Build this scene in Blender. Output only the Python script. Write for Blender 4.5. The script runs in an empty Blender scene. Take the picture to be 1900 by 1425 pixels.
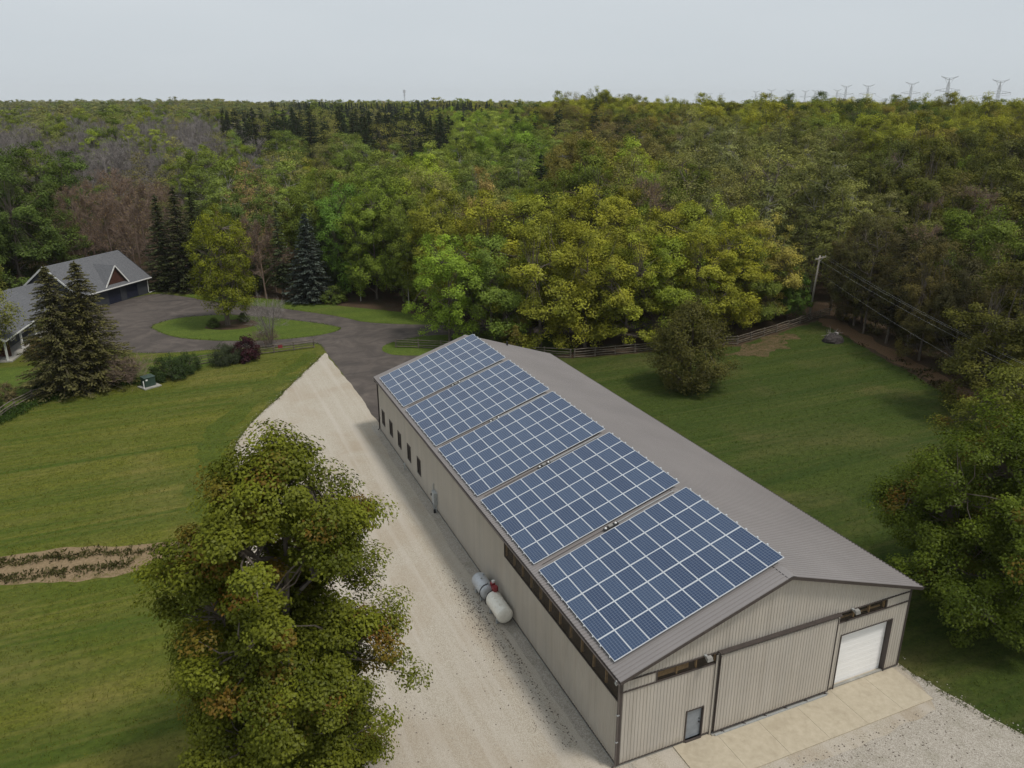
import bpy, math, random
import numpy as np
from mathutils import Vector, Matrix
from mathutils.geometry import tessellate_polygon
R = math.radians
scene = bpy.context.scene
col = scene.collection

# ------------------------------------------------------------------ camera, sky, sun, exposure
CAM = (-16.2835, -25.2186, 30.1976); YAW = 0.4054; PITCH = -0.3409; ROLL = -0.0008; FPX = 1457.9
cd = bpy.data.cameras.new('camera'); cam = bpy.data.objects.new('camera', cd); col.objects.link(cam)
cd.sensor_fit = 'HORIZONTAL'; cd.sensor_width = 36.0; cd.lens = 36.0 * FPX / 1900.0
cd.clip_start = 0.5; cd.clip_end = 12000
_f = Vector((math.sin(YAW) * math.cos(PITCH), math.cos(YAW) * math.cos(PITCH), math.sin(PITCH)))
_r = Vector((math.cos(YAW), -math.sin(YAW), 0)); _u = _r.cross(_f)
_r2 = _r * math.cos(ROLL) + _u * math.sin(ROLL); _u2 = _u * math.cos(ROLL) - _r * math.sin(ROLL)
m = Matrix((_r2, _u2, -_f)).transposed().to_4x4(); m.translation = Vector(CAM)
cam.matrix_world = m
scene.camera = cam

SUN_EL, SUN_AZ = 64, 143            # degrees; azimuth clockwise from +Y (sun behind the camera, a little to the right)
world = bpy.data.worlds.new('World'); scene.world = world; world.use_nodes = True
wn, wl = world.node_tree.nodes, world.node_tree.links
wn.clear()
sky = wn.new('ShaderNodeTexSky'); sky.sky_type = 'NISHITA'; sky.sun_disc = False
sky.sun_elevation = R(SUN_EL); sky.sun_rotation = R(SUN_AZ); sky.dust_density = 6.0; sky.air_density = 1.0; sky.altitude = 300
bg1 = wn.new('ShaderNodeBackground'); bg1.inputs['Strength'].default_value = 0.05; wl.new(sky.outputs[0], bg1.inputs['Color'])
# a closed, even layer of thin cloud below that sky
tc = wn.new('ShaderNodeTexCoord'); nz = wn.new('ShaderNodeTexNoise'); nz.inputs['Scale'].default_value = 1.6; nz.inputs['Detail'].default_value = 4
mp = wn.new('ShaderNodeMapping'); mp.inputs['Scale'].default_value = (1, 1, 4)
wl.new(tc.outputs['Generated'], mp.inputs[0]); wl.new(mp.outputs[0], nz.inputs['Vector'])
cr = wn.new('ShaderNodeValToRGB'); cr.color_ramp.elements[0].position = 0.3; cr.color_ramp.elements[1].position = 0.75
cr.color_ramp.elements[0].color = (0.60, 0.655, 0.70, 1); cr.color_ramp.elements[1].color = (0.66, 0.71, 0.75, 1)
wl.new(nz.outputs['Fac'], cr.inputs[0])
bg2 = wn.new('ShaderNodeBackground'); bg2.inputs['Strength'].default_value = 0.685; wl.new(cr.outputs[0], bg2.inputs['Color'])
mx = wn.new('ShaderNodeMixShader'); mx.inputs[0].default_value = 0.93
wl.new(bg1.outputs[0], mx.inputs[1]); wl.new(bg2.outputs[0], mx.inputs[2])
wo = wn.new('ShaderNodeOutputWorld'); wl.new(mx.outputs[0], wo.inputs[0])

sl = bpy.data.lights.new('sun', 'SUN'); sl.energy = 1.5; sl.angle = R(10); sl.color = (1.0, 0.95, 0.88)
so = bpy.data.objects.new('sun', sl); col.objects.link(so)
_sd = Vector((math.sin(R(SUN_AZ)) * math.cos(R(SUN_EL)), math.cos(R(SUN_AZ)) * math.cos(R(SUN_EL)), math.sin(R(SUN_EL))))
so.rotation_euler = _sd.to_track_quat('Z', 'Y').to_euler(); so.location = (0, 0, 120)

vs = scene.view_settings
vs.view_transform = 'Standard'; vs.look = 'None'; vs.exposure = 0.56; vs.gamma = 1.0; vs.use_curve_mapping = False
scene.render.engine = 'CYCLES'
cy = scene.cycles
cy.max_bounces = 5; cy.diffuse_bounces = 3; cy.glossy_bounces = 2; cy.transmission_bounces = 3; cy.transparent_max_bounces = 4
cy.use_denoising = True; cy.caustics_reflective = False; cy.caustics_refractive = False
scene.render.film_transparent = False

# ------------------------------------------------------------------ small helpers
C0 = np.array(CAM)
_rn, _un, _fn = np.array(_r2), np.array(_u2), np.array(_f)
def proj(x, y, z):
    d = np.array((x, y, z)) - C0
    w = d @ _fn
    if w < 1: return (-9999, -9999, w)
    return (950 + FPX * (d @ _rn) / w, 712.5 - FPX * (d @ _un) / w, w)

def hill(x, y):
    """terrain height: level round the buildings, long low hills beyond"""
    s = math.hypot(x - CAM[0], y - CAM[1])
    a = math.atan2(x - CAM[0], y - CAM[1])            # bearing
    def ss(e0, e1, v):
        t = min(1, max(0, (v - e0) / (e1 - e0))); return t * t * (3 - 2 * t)
    right = ss(0.30, 0.70, a); mid = ss(0.06, 0.16, a) * (1 - ss(0.40, 0.47, a))
    h = ss(150, 300, s) * (7.0 + 1.5 * right) + ss(420, 1300, s) * (9 - 8.4 * right)
    h += ss(470, 640, s) * (1 - ss(720, 1000, s)) * mid * 5.2
    h += ss(250, 360, s) * 5.2 * math.exp(-((a - 0.51) / 0.075) ** 2)
    h += ss(260, 600, s) * (1.5 * math.sin(a * 9 + 1.0) + 1.1 * math.sin(a * 17 + 2) + .7 * math.sin(a * 41))
    return h

def link(o): col.objects.link(o); return o
def mesh_obj(name, me, mat=None, parent=None, loc=None, rotz=None):
    o = bpy.data.objects.new(name, me); col.objects.link(o)
    if mat is not None and not me.materials:
        for q in (mat if isinstance(mat, (list, tuple)) else [mat]): me.materials.append(q)
    if parent is not None: o.parent = parent
    if loc is not None: o.location = loc
    if rotz is not None: o.rotation_euler = (0, 0, rotz)
    return o
def tag(o, label=None, cat=None, group=None, kind=None):
    if label: o['label'] = label
    if cat: o['category'] = cat
    if group: o['group'] = group
    if kind: o['kind'] = kind
    return o
def thing(name, label, cat, loc=(0, 0, 0), rotz=0.0, group=None):
    o = bpy.data.objects.new(name, None); col.objects.link(o); o.empty_display_size = 0.3
    o.location = loc; o.rotation_euler = (0, 0, rotz)
    return tag(o, label, cat, group)

class MB:
    def __init__(s): s.v = []; s.f = []; s.m = []
    def add(s, vs_, fs_, mi=0):
        b = len(s.v); s.v += [tuple(q) for q in vs_]; s.f += [tuple(b + i for i in q) for q in fs_]; s.m += [mi] * len(fs_)
        return s
    def box(s, x0, x1, y0, y1, z0, z1, mi=0):
        v = [(x, y, z) for z in (z0, z1) for y in (y0, y1) for x in (x0, x1)]
        return s.add(v, [(0, 2, 3, 1), (4, 5, 7, 6), (0, 1, 5, 4), (2, 6, 7, 3), (0, 4, 6, 2), (1, 3, 7, 5)], mi)
    def bar(s, a, b, w, h, up=(0, 0, 1), mi=0):
        a = Vector(a); b = Vector(b); d = (b - a).normalized(); u = Vector(up)
        if abs(d.dot(u)) > 0.98: u = Vector((1, 0, 0))
        r = d.cross(u).normalized() * (w / 2); u = r.cross(d).normalized() * (h / 2)
        v = [p + i * r + j * u for p in (a, b) for (i, j) in ((-1, -1), (1, -1), (1, 1), (-1, 1))]
        return s.add(v, [(3, 2, 1, 0), (4, 5, 6, 7), (0, 1, 5, 4), (1, 2, 6, 5), (2, 3, 7, 6), (3, 0, 4, 7)], mi)
    def tube(s, pts, rad, n=8, mi=0, cap=True):
        pts = [Vector(p) for p in pts]
        if not isinstance(rad, (list, tuple)): rad = [rad] * len(pts)
        b = len(s.v); prev = None
        for i, p in enumerate(pts):
            d = (pts[min(i + 1, len(pts) - 1)] - pts[max(i - 1, 0)]).normalized()
            if prev is None:
                u = Vector((0, 0, 1)) if abs(d.z) < 0.9 else Vector((1, 0, 0))
                r = d.cross(u).normalized()
            else:
                r = (prev - d * prev.dot(d)).normalized()
            prev = r; u = r.cross(d)
            for k in range(n):
                a = 2 * math.pi * k / n
                s.v.append(tuple(p + (r * math.cos(a) + u * math.sin(a)) * rad[i]))
        for i in range(len(pts) - 1):
            for k in range(n):
                s.f.append((b + i * n + k, b + i * n + (k + 1) % n, b + (i + 1) * n + (k + 1) % n, b + (i + 1) * n + k)); s.m.append(mi)
        if cap:
            s.f.append(tuple(b + k for k in range(n))[::-1]); s.m.append(mi)
            e = b + (len(pts) - 1) * n; s.f.append(tuple(e + k for k in range(n))); s.m.append(mi)
        return s
    def mesh(s, name, smooth=False):
        me = bpy.data.meshes.new(name); me.from_pydata(s.v, [], s.f)
        if any(s.m): me.polygons.foreach_set('material_index', s.m)
        if smooth: me.polygons.foreach_set('use_smooth', [True] * len(s.f))
        me.update(); return me
    def build(s, name, mat, parent=None, smooth=False, loc=None, rotz=None):
        return mesh_obj(name, s.mesh(name, smooth), mat, parent, loc, rotz)
def boxo(name, mat, parent, x0, x1, y0, y1, z0, z1):
    return MB().box(x0, x1, y0, y1, z0, z1).build(name, mat, parent)

# ------------------------------------------------------------------ materials
def new_mat(name):
    mt = bpy.data.materials.new(name); mt.use_nodes = True
    return mt, mt.node_tree.nodes, mt.node_tree.links
def N(nodes, typ, **kw):
    n = nodes.new(typ)
    for k, v in kw.items():
        if k in n.inputs: n.inputs[k].default_value = v
        else: setattr(n, k, v)
    return n
def ramp(nodes, pts):
    r = nodes.new('ShaderNodeValToRGB'); e = r.color_ramp.elements
    while len(e) < len(pts): e.new(0.5)
    for i, (p, c) in enumerate(pts): e[i].position = p; e[i].color = (*c, 1)
    return r
def mixc(nodes, links, fac, a, b, mode='MIX'):
    n = nodes.new('ShaderNodeMix'); n.data_type = 'RGBA'; n.blend_type = mode; n.clamp_factor = True
    for i, q in ((0, fac), (6, a), (7, b)):
        if isinstance(q, (int, float)): n.inputs[i].default_value = q
        elif isinstance(q, tuple): n.inputs[i].default_value = (*q, 1)
        else: links.new(q, n.inputs[i])
    return n.outputs[2]
def math_(nodes, links, op, a, b=0.0, clamp=False):
    n = nodes.new('ShaderNodeMath'); n.operation = op; n.use_clamp = clamp
    for i, q in ((0, a), (1, b)):
        if isinstance(q, (int, float)): n.inputs[i].default_value = q
        else: links.new(q, n.inputs[i])
    return n.outputs[0]

def paint(name, colr, rough=0.5, metal=0.0, var=0.12, scale=3.0, bump=0.0, bscale=60.0, spec=0.4, dirt=0.0, dirtcol=(0.12, 0.10, 0.08)):
    """plain coated surface with soft unevenness"""
    mt, n, l = new_mat(name); b = n['Principled BSDF']
    tcn = n.new('ShaderNodeTexCoord')
    nz = N(n, 'ShaderNodeTexNoise', Scale=scale, Detail=5.0); l.new(tcn.outputs['Object'], nz.inputs['Vector'])
    d = tuple(c * (1 - var) for c in colr); h = tuple(min(1, c * (1 + var)) for c in colr)
    rp = ramp(n, [(0.3, d), (0.7, h)]); l.new(nz.outputs['Fac'], rp.inputs[0]); out = rp.outputs[0]
    if dirt > 0:
        n2 = N(n, 'ShaderNodeTexNoise', Scale=scale * 2.3, Detail=7.0); l.new(tcn.outputs['Object'], n2.inputs['Vector'])
        r2 = ramp(n, [(0.52, (0, 0, 0)), (0.75, (dirt,) * 3)]); l.new(n2.outputs['Fac'], r2.inputs[0])
        out = mixc(n, l, r2.outputs[0], out, dirtcol)
    l.new(out, b.inputs['Base Color'])
    b.inputs['Roughness'].default_value = rough; b.inputs['Metallic'].default_value = metal
    b.inputs['Specular IOR Level'].default_value = spec
    if bump > 0:
        n3 = N(n, 'ShaderNodeTexNoise', Scale=bscale, Detail=4.0); l.new(tcn.outputs['Object'], n3.inputs['Vector'])
        bp = N(n, 'ShaderNodeBump', Strength=bump, Distance=0.02); l.new(n3.outputs['Fac'], bp.inputs['Height']); l.new(bp.outputs[0], b.inputs['Normal'])
    return mt

M = {}
def mat_siding():
    mt, n, l = new_mat('taupe_steel_siding'); b = n['Principled BSDF']; tcn = n.new('ShaderNodeTexCoord'); v = tcn.outputs['Object']
    def nz2(s, sc, d=5.0):
        mpn = n.new('ShaderNodeMapping'); mpn.inputs['Scale'].default_value = sc; l.new(v, mpn.inputs[0]); q = N(n, 'ShaderNodeTexNoise', Scale=s, Detail=d); l.new(mpn.outputs[0], q.inputs['Vector']); return q.outputs['Fac']
    c = ramp(n, [(0.3, (0.445, 0.405, 0.350)), (0.7, (0.495, 0.455, 0.398))]); l.new(nz2(.35, (1, 1, 1)), c.inputs[0]); c = c.outputs[0]
    st = ramp(n, [(0.50, (0, 0, 0)), (0.75, (0.35,) * 3)]); l.new(nz2(1.0, (2.2, 2.2, 0.10)), st.inputs[0]); c = mixc(n, l, st.outputs[0], c, (0.33, 0.29, 0.235))
    sh = ramp(n, [(0.0, (0.9, 0.91, 0.92)), (1.0, (1.05, 1.045, 1.03))]); wv = nz2(1.0, (1.08, 1.08, 0.001), 0.0); l.new(wv, sh.inputs[0]); c = mixc(n, l, 1.0, c, sh.outputs[0], 'MULTIPLY')
    sp = n.new('ShaderNodeSeparateXYZ'); l.new(v, sp.inputs[0]); z = math_(n, l, 'SUBTRACT', 0.95, math_(n, l, 'ADD', sp.outputs['Z'], math_(n, l, 'MULTIPLY', nz2(2.2, (1, 1, 1)), 0.7)), True)
    c = mixc(n, l, math_(n, l, 'MULTIPLY', z, 0.9, True), c, (0.29, 0.235, 0.165))
    l.new(c, b.inputs['Base Color']); b.inputs['Roughness'].default_value = 0.5; b.inputs['Specular IOR Level'].default_value = 0.4; return mt
M['roof'] = paint('brown_steel_roof', (0.232, 0.213, 0.206), 0.42, var=0.07, scale=0.25, dirt=0.12, dirtcol=(0.28, 0.25, 0.23))
M['trim'] = paint('dark_brown_trim', (0.060, 0.048, 0.043), 0.5, var=0.15)
M['gutter'] = paint('brown_gutter', (0.12, 0.10, 0.09), 0.45, var=0.15)
M['conc'] = paint('concrete_foundation', (0.30, 0.29, 0.26), 0.9, var=0.2, scale=1.5, bump=0.3)
M['white_door'] = paint('white_door', (0.88, 0.87, 0.85), 0.45, var=0.02, scale=1.2)
M['grey_door'] = paint('grey_blue_door', (0.23, 0.25, 0.27), 0.45, var=0.12, scale=4)
M['alu'] = paint('aluminium', (0.64, 0.66, 0.68), 0.35, metal=0.25, var=0.04)
M['galv'] = paint('galvanised_steel', (0.42, 0.44, 0.44), 0.45, metal=0.3, var=0.12, scale=8)
M['flood'] = paint('grey_lamp_housing', (0.26, 0.25, 0.23), 0.5, var=0.15)
M['black'] = paint('black_rubber', (0.02, 0.02, 0.022), 0.6, var=0.2)
M['wood'] = paint('raw_timber', (0.42, 0.27, 0.12), 0.8, var=0.25, scale=6)
M['darkwood'] = paint('dark_timber', (0.085, 0.06, 0.042), 0.85, var=0.3, scale=5)
M['inside'] = paint('dark_interior', (0.025, 0.02, 0.017), 0.9, var=0.3)
M['rail'] = paint('weathered_cedar_rail', (0.14, 0.118, 0.092), 0.9, var=0.35, scale=2.5, bump=0.5, bscale=30)
M['polewood'] = paint('weathered_pole', (0.36, 0.32, 0.27), 0.9, var=0.2, scale=2)
M['glass'] = paint('dark_window_glass', (0.015, 0.017, 0.02), 0.06, var=0.1, spec=0.6)
M['tank_silver'] = paint('silver_tank_paint', (0.50, 0.52, 0.54), 0.38, metal=0.15, var=0.08, dirt=0.25)
M['tank_cream'] = paint('cream_tank_paint', (0.80, 0.77, 0.68), 0.45, var=0.05, dirt=0.22, dirtcol=(0.32, 0.24, 0.15))
M['red'] = paint('red_pump_paint', (0.24, 0.03, 0.035), 0.5, var=0.15)
M['green_box'] = paint('dark_green_steel', (0.035, 0.062, 0.048), 0.5, var=0.15)
M['pylon'] = paint('pylon_steel', (0.55, 0.56, 0.58), 0.6, var=0.05)
M['wire'] = paint('aluminium_wire', (0.48, 0.48, 0.48), 0.5, var=0.05)
M['slate_wall'] = paint('slate_blue_board_siding', (0.042, 0.045, 0.053), 0.7, var=0.12, scale=2)  # slate tone lowered further to include shade under the roof overhang
M['navy'] = paint('navy_garage_door', (0.017, 0.020, 0.038), 0.5, var=0.12)
M['white_trim'] = paint('white_painted_trim', (0.74, 0.73, 0.70), 0.6, var=0.05)
M['red_shake'] = paint('dark_red_cedar', (0.075, 0.028, 0.018), 0.8, var=0.3, scale=4)
M['stone'] = paint('fieldstone', (0.30, 0.28, 0.26), 0.9, var=0.35, scale=2, bump=0.6, bscale=8)
M['boulder'] = paint('charred_brush', (0.045, 0.038, 0.035), 0.95, var=0.4, scale=4, bump=0.8, bscale=10)
M['porch'] = paint('porch_slab', (0.36, 0.34, 0.30), 0.9, var=0.15, bump=0.2)

def mat_poly():
    mt, n, l = new_mat('tinted_corrugated_plastic'); b = n['Principled BSDF']
    tcn = n.new('ShaderNodeTexCoord'); nz = N(n, 'ShaderNodeTexNoise', Scale=2.2, Detail=5.0); l.new(tcn.outputs['Object'], nz.inputs['Vector'])
    rp = ramp(n, [(0.3, (0.040, 0.030, 0.022)), (0.7, (0.085, 0.064, 0.045))]); l.new(nz.outputs['Fac'], rp.inputs[0])
    l.new(rp.outputs[0], b.inputs['Base Color']); b.inputs['Roughness'].default_value = 0.25
    tr = n.new('ShaderNodeBsdfTransparent'); ms = n.new('ShaderNodeMixShader'); ms.inputs[0].default_value = 0.6
    l.new(b.outputs[0], ms.inputs[1]); l.new(tr.outputs[0], ms.inputs[2]); l.new(ms.outputs[0], n['Material Output'].inputs[0])
    return mt
M['poly'] = mat_poly(); M['siding'] = mat_siding()

def mat_cells():
    """blue polycrystalline cells, 6 x 10, thin busbars and white back sheet between"""
    mt, n, l = new_mat('solar_cells'); b = n['Principled BSDF']
    tcn = n.new('ShaderNodeTexCoord'); sp = n.new('ShaderNodeSeparateXYZ'); l.new(tcn.outputs['Object'], sp.inputs[0])
    def cell(out, size, gap):
        q = math_(n, l, 'DIVIDE', out, size); fr = math_(n, l, 'FRACT', math_(n, l, 'ADD', q, 50.0))
        a = math_(n, l, 'ABSOLUTE', math_(n, l, 'SUBTRACT', fr, 0.5))
        return math_(n, l, 'GREATER_THAN', a, 0.5 - gap), fr
    ex, fx = cell(sp.outputs['X'], 0.1555, 0.075)
    ey, fy = cell(sp.outputs['Y'], 0.1555, 0.06)
    edge = math_(n, l, 'MAXIMUM', ex, ey)
    f3 = math_(n, l, 'FRACT', math_(n, l, 'MULTIPLY', fx, 3.0))
    bus = math_(n, l, 'LESS_THAN', math_(n, l, 'ABSOLUTE', math_(n, l, 'SUBTRACT', f3, 0.5)), 0.035)
    vo = N(n, 'ShaderNodeTexVoronoi', Scale=38.0); l.new(tcn.outputs['Object'], vo.inputs['Vector'])
    oi = n.new('ShaderNodeObjectInfo')
    va = n.new('ShaderNodeSeparateColor'); l.new(vo.outputs['Color'], va.inputs[0])
    rp = ramp(n, [(0.0, (0.013, 0.033, 0.083)), (1.0, (0.026, 0.057, 0.126))]); l.new(va.outputs[0], rp.inputs[0])
    hs = ramp(n, [(0.0, (0.66, 0.74, 0.82)), (0.5, (0.95, 0.95, 0.95)), (1.0, (1.4, 1.2, 1.08))]); l.new(oi.outputs['Random'], hs.inputs[0])
    c = mixc(n, l, 1.0, rp.outputs[0], hs.outputs[0], 'MULTIPLY')
    c = mixc(n, l, math_(n, l, 'MULTIPLY', bus, 0.0), c, (0.22, 0.27, 0.34))
    c = mixc(n, l, math_(n, l, 'MULTIPLY', edge, 0.36), c, (0.28, 0.33, 0.41))
    l.new(c, b.inputs['Base Color']); b.inputs['Roughness'].default_value = 0.12; b.inputs['Specular IOR Level'].default_value = 0.62
    return mt
M['cells'] = mat_cells()

def mat_ground(name, layers, bump=0.4, bscale=25.0, rough=0.95, bdist=0.03):
    """layers: function(n, l, vec) -> colour socket"""
    mt, n, l = new_mat(name); b = n['Principled BSDF']
    tcn = n.new('ShaderNodeTexCoord'); c, h = layers(n, l, tcn.outputs['Object'])
    l.new(c, b.inputs['Base Color']); b.inputs['Roughness'].default_value = rough; b.inputs['Specular IOR Level'].default_value = 0.15
    if h is None:
        nz = N(n, 'ShaderNodeTexNoise', Scale=bscale, Detail=6.0); l.new(tcn.outputs['Object'], nz.inputs['Vector']); h = nz.outputs['Fac']
    bp = N(n, 'ShaderNodeBump', Strength=bump, Distance=bdist); l.new(h, bp.inputs['Height']); l.new(bp.outputs[0], b.inputs['Normal'])
    return mt
def nz_(n, l, vec, s, d=5.0, rough=0.6, dist=0.0, mapscale=None, rot=0.0):
    if mapscale:
        mpn = n.new('ShaderNodeMapping'); mpn.inputs['Scale'].default_value = mapscale; mpn.inputs['Rotation'].default_value = (0, 0, rot)
        l.new(vec, mpn.inputs[0]); vec = mpn.outputs[0]
    q = N(n, 'ShaderNodeTexNoise', Scale=s, Detail=d, Roughness=rough, Distortion=dist); l.new(vec, q.inputs['Vector']); return q.outputs['Fac']

def lawn_layers(base, dry, dark, stripe_rot, stripe_amt=0.5, dryness=0.5):
    def f(n, l, vec):
        fine = nz_(n, l, vec, 5.5, 8.0, 0.8)
        c = ramp(n, [(0.30, tuple(q * 0.36 for q in base)), (0.70, tuple(q * 1.75 for q in base))]); l.new(fine, c.inputs[0]); c = c.outputs[0]
        big = nz_(n, l, vec, 0.085, 4.0, 0.55, 0.6)
        fb = ramp(n, [(0.62 - 0.22 * dryness, (0, 0, 0)), (0.78 - 0.18 * dryness, (1, 1, 1))]); l.new(big, fb.inputs[0])
        tex = nz_(n, l, vec, 2.5, 6.0, 0.7)
        ft = math_(n, l, 'MULTIPLY', fb.outputs[0], math_(n, l, 'MULTIPLY', tex, 1.5), True)
        c = mixc(n, l, ft, c, dry)
        st = nz_(n, l, vec, 1.0, 3.0, 0.5, 0.5, (0.014, 0.36, 1.0), stripe_rot)
        fs = ramp(n, [(0.36, (stripe_amt,) * 3), (0.62, (0, 0, 0))]); l.new(st, fs.inputs[0])
        c = mixc(n, l, fs.outputs[0], c, dark)
        st2 = nz_(n, l, vec, 1.0, 2.0, 0.5, 0.2, (0.05, 1.9, 1.0), stripe_rot)
        fs2 = ramp(n, [(0.46, (0, 0, 0)), (0.72, (stripe_amt * 0.45,) * 3)]); l.new(st2, fs2.inputs[0])
        c = mixc(n, l, fs2.outputs[0], c, dry)
        md = nz_(n, l, vec, 1.7, 7.0, 0.72, 0.3, (1.0, 1.7, 1.0), stripe_rot); rm = ramp(n, [(0.30, (0.62, 0.64, 0.60)), (0.52, (1, 1, 1)), (0.74, (1.34, 1.26, 1.2))]); l.new(md, rm.inputs[0])
        c = mixc(n, l, 1.0, c, rm.outputs[0], 'MULTIPLY')
        return c, math_(n, l, 'ADD', fine, math_(n, l, 'MULTIPLY', nz_(n, l, vec, 28.0, 4.0), 0.8))
    return f
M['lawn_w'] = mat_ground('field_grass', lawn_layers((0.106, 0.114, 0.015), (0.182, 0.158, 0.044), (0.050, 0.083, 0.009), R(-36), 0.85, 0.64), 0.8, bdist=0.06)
M['lawn_e'] = mat_ground('shade_tinted_lawn_grass', lawn_layers((0.049, 0.069, 0.011), (0.105, 0.096, 0.032), (0.026, 0.050, 0.007), R(-62), 0.65, 0.5), 0.8, bdist=0.06)  # greener, less dry grass, its colours also darkened to include shade
M['lawn_i'] = mat_ground('lush_lawn_grass', lawn_layers((0.085, 0.120, 0.018), (0.13, 0.125, 0.035), (0.05, 0.088, 0.012), R(-30), 0.4, 0.1), 0.8, bdist=0.06)

M['lawn_bank'] = mat_ground('long_bank_grass', lawn_layers((0.074, 0.096, 0.012), (0.13, 0.125, 0.032), (0.046, 0.076, 0.009), R(-60), 0.5, 0.5), 0.8, bdist=0.06)

def litter(n, l, vec):
    a = nz_(n, l, vec, 0.35, 6.0, 0.7); b_ = nz_(n, l, vec, 6.0, 7.0, 0.75)
    c = ramp(n, [(0.3, (0.035, 0.026, 0.016)), (0.55, (0.085, 0.056, 0.034)), (0.75, (0.13, 0.082, 0.05))]); l.new(b_, c.inputs[0])
    g = ramp(n, [(0.52, (0, 0, 0)), (0.66, (0.75,) * 3)]); l.new(a, g.inputs[0])
    return mixc(n, l, g.outputs[0], c.outputs[0], (0.045, 0.055, 0.016)), None
M['litter'] = mat_ground('leaf_litter', litter, 0.9, 14.0, bdist=0.08)
def litter_edge(n, l, vec):
    b_ = nz_(n, l, vec, 5.0, 8.0, 0.8)
    c = ramp(n, [(0.3, (0.06, 0.05, 0.02)), (0.5, (0.14, 0.085, 0.045)), (0.75, (0.24, 0.14, 0.08))]); l.new(b_, c.inputs[0])
    return c.outputs[0], None
M['rust'] = mat_ground('rusty_leaf_edge', litter_edge, 0.8, 12.0, bdist=0.06)

def gravel(n, l, vec):
    vo = N(n, 'ShaderNodeTexVoronoi', Scale=26.0); l.new(vec, vo.inputs['Vector'])
    s = n.new('ShaderNodeSeparateColor'); l.new(vo.outputs['Color'], s.inputs[0])
    c = ramp(n, [(0.0, (0.325, 0.283, 0.222)), (0.45, (0.40, 0.357, 0.29)), (1.0, (0.485, 0.44, 0.366))]); l.new(s.outputs[0], c.inputs[0]); c = c.outputs[0]
    big = nz_(n, l, vec, 0.16, 5.0, 0.6, 0.5)
    fb = ramp(n, [(0.46, (0, 0, 0)), (0.66, (0.6,) * 3)]); l.new(big, fb.inputs[0])
    c = mixc(n, l, fb.outputs[0], c, (0.34, 0.275, 0.200))
    tr = nz_(n, l, vec, 1.0, 4.0, 0.55, 0.15, (1.15, 0.035, 1), R(-6))
    ftr = ramp(n, [(0.47, (0, 0, 0)), (0.62, (0.5,) * 3)]); l.new(tr, ftr.inputs[0])
    c = mixc(n, l, ftr.outputs[0], c, (0.48, 0.435, 0.375))
    sp = nz_(n, l, vec, 6.5, 8.0, 0.8); fsp = ramp(n, [(0.60, (0, 0, 0)), (0.74, (0.7,) * 3)]); l.new(sp, fsp.inputs[0])
    msk = nz_(n, l, vec, 0.33, 4.0, 0.6); fm = ramp(n, [(0.5, (0, 0, 0)), (0.6, (1, 1, 1))]); l.new(msk, fm.inputs[0])
    c = mixc(n, l, math_(n, l, 'MULTIPLY', fsp.outputs[0], fm.outputs[0]), c, (0.13, 0.105, 0.08))
    return c, vo.outputs['Distance']
M['gravel'] = mat_ground('pale_limestone_gravel', gravel, 0.55, bdist=0.03)
def gravel_grey(n, l, vec):
    vo = N(n, 'ShaderNodeTexVoronoi', Scale=20.0); l.new(vec, vo.inputs['Vector'])
    s = n.new('ShaderNodeSeparateColor'); l.new(vo.outputs['Color'], s.inputs[0])
    c = ramp(n, [(0.0, (0.28, 0.25, 0.21)), (0.5, (0.36, 0.325, 0.275)), (1.0, (0.45, 0.415, 0.36))]); l.new(s.outputs[0], c.inputs[0]); c = c.outputs[0]
    g = nz_(n, l, vec, 0.8, 5.0, 0.65); fg = ramp(n, [(0.5, (0, 0, 0)), (0.7, (0.4,) * 3)]); l.new(g, fg.inputs[0])
    c = mixc(n, l, fg.outputs[0], c, (0.20, 0.185, 0.13))
    return c, vo.outputs['Distance']
M['gravel_grey'] = mat_ground('coarse_grey_gravel', gravel_grey, 0.5, bdist=0.03)
def asphalt(n, l, vec):
    f = nz_(n, l, vec, 12.0, 8.0, 0.8); c = ramp(n, [(0.3, (0.054, 0.045, 0.040)), (0.7, (0.100, 0.086, 0.077))]); l.new(f, c.inputs[0]); c = c.outputs[0]
    st = nz_(n, l, vec, 0.28, 6.0, 0.65, 1.2); fs = ramp(n, [(0.42, (0, 0, 0)), (0.7, (0.75,) * 3)]); l.new(st, fs.inputs[0])
    c = mixc(n, l, fs.outputs[0], c, (0.150, 0.125, 0.108))
    s2 = nz_(n, l, vec, 1.0, 4.0, 0.6, 0.5, (0.06, 0.8, 1), R(40)); f2 = ramp(n, [(0.55, (0, 0, 0)), (0.7, (0.5,) * 3)]); l.new(s2, f2.inputs[0])
    c = mixc(n, l, f2.outputs[0], c, (0.040, 0.037, 0.036))
    return c, f
M['asphalt'] = mat_ground('worn_asphalt', asphalt, 0.3, bdist=0.01, rough=0.85)
def concrete(n, l, vec):
    f = nz_(n, l, vec, 3.0, 8.0, 0.7); c = ramp(n, [(0.3, (0.40, 0.345, 0.255)), (0.7, (0.50, 0.44, 0.335))]); l.new(f, c.inputs[0]); c = c.outputs[0]
    st = nz_(n, l, vec, 0.7, 6.0, 0.7, 0.8); fs = ramp(n, [(0.52, (0, 0, 0)), (0.75, (0.6,) * 3)]); l.new(st, fs.inputs[0])
    c = mixc(n, l, fs.outputs[0], c, (0.32, 0.27, 0.195))
    return c, f
M['concrete'] = mat_ground('concrete_slab', concrete, 0.15, bdist=0.01, rough=0.85)
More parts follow.
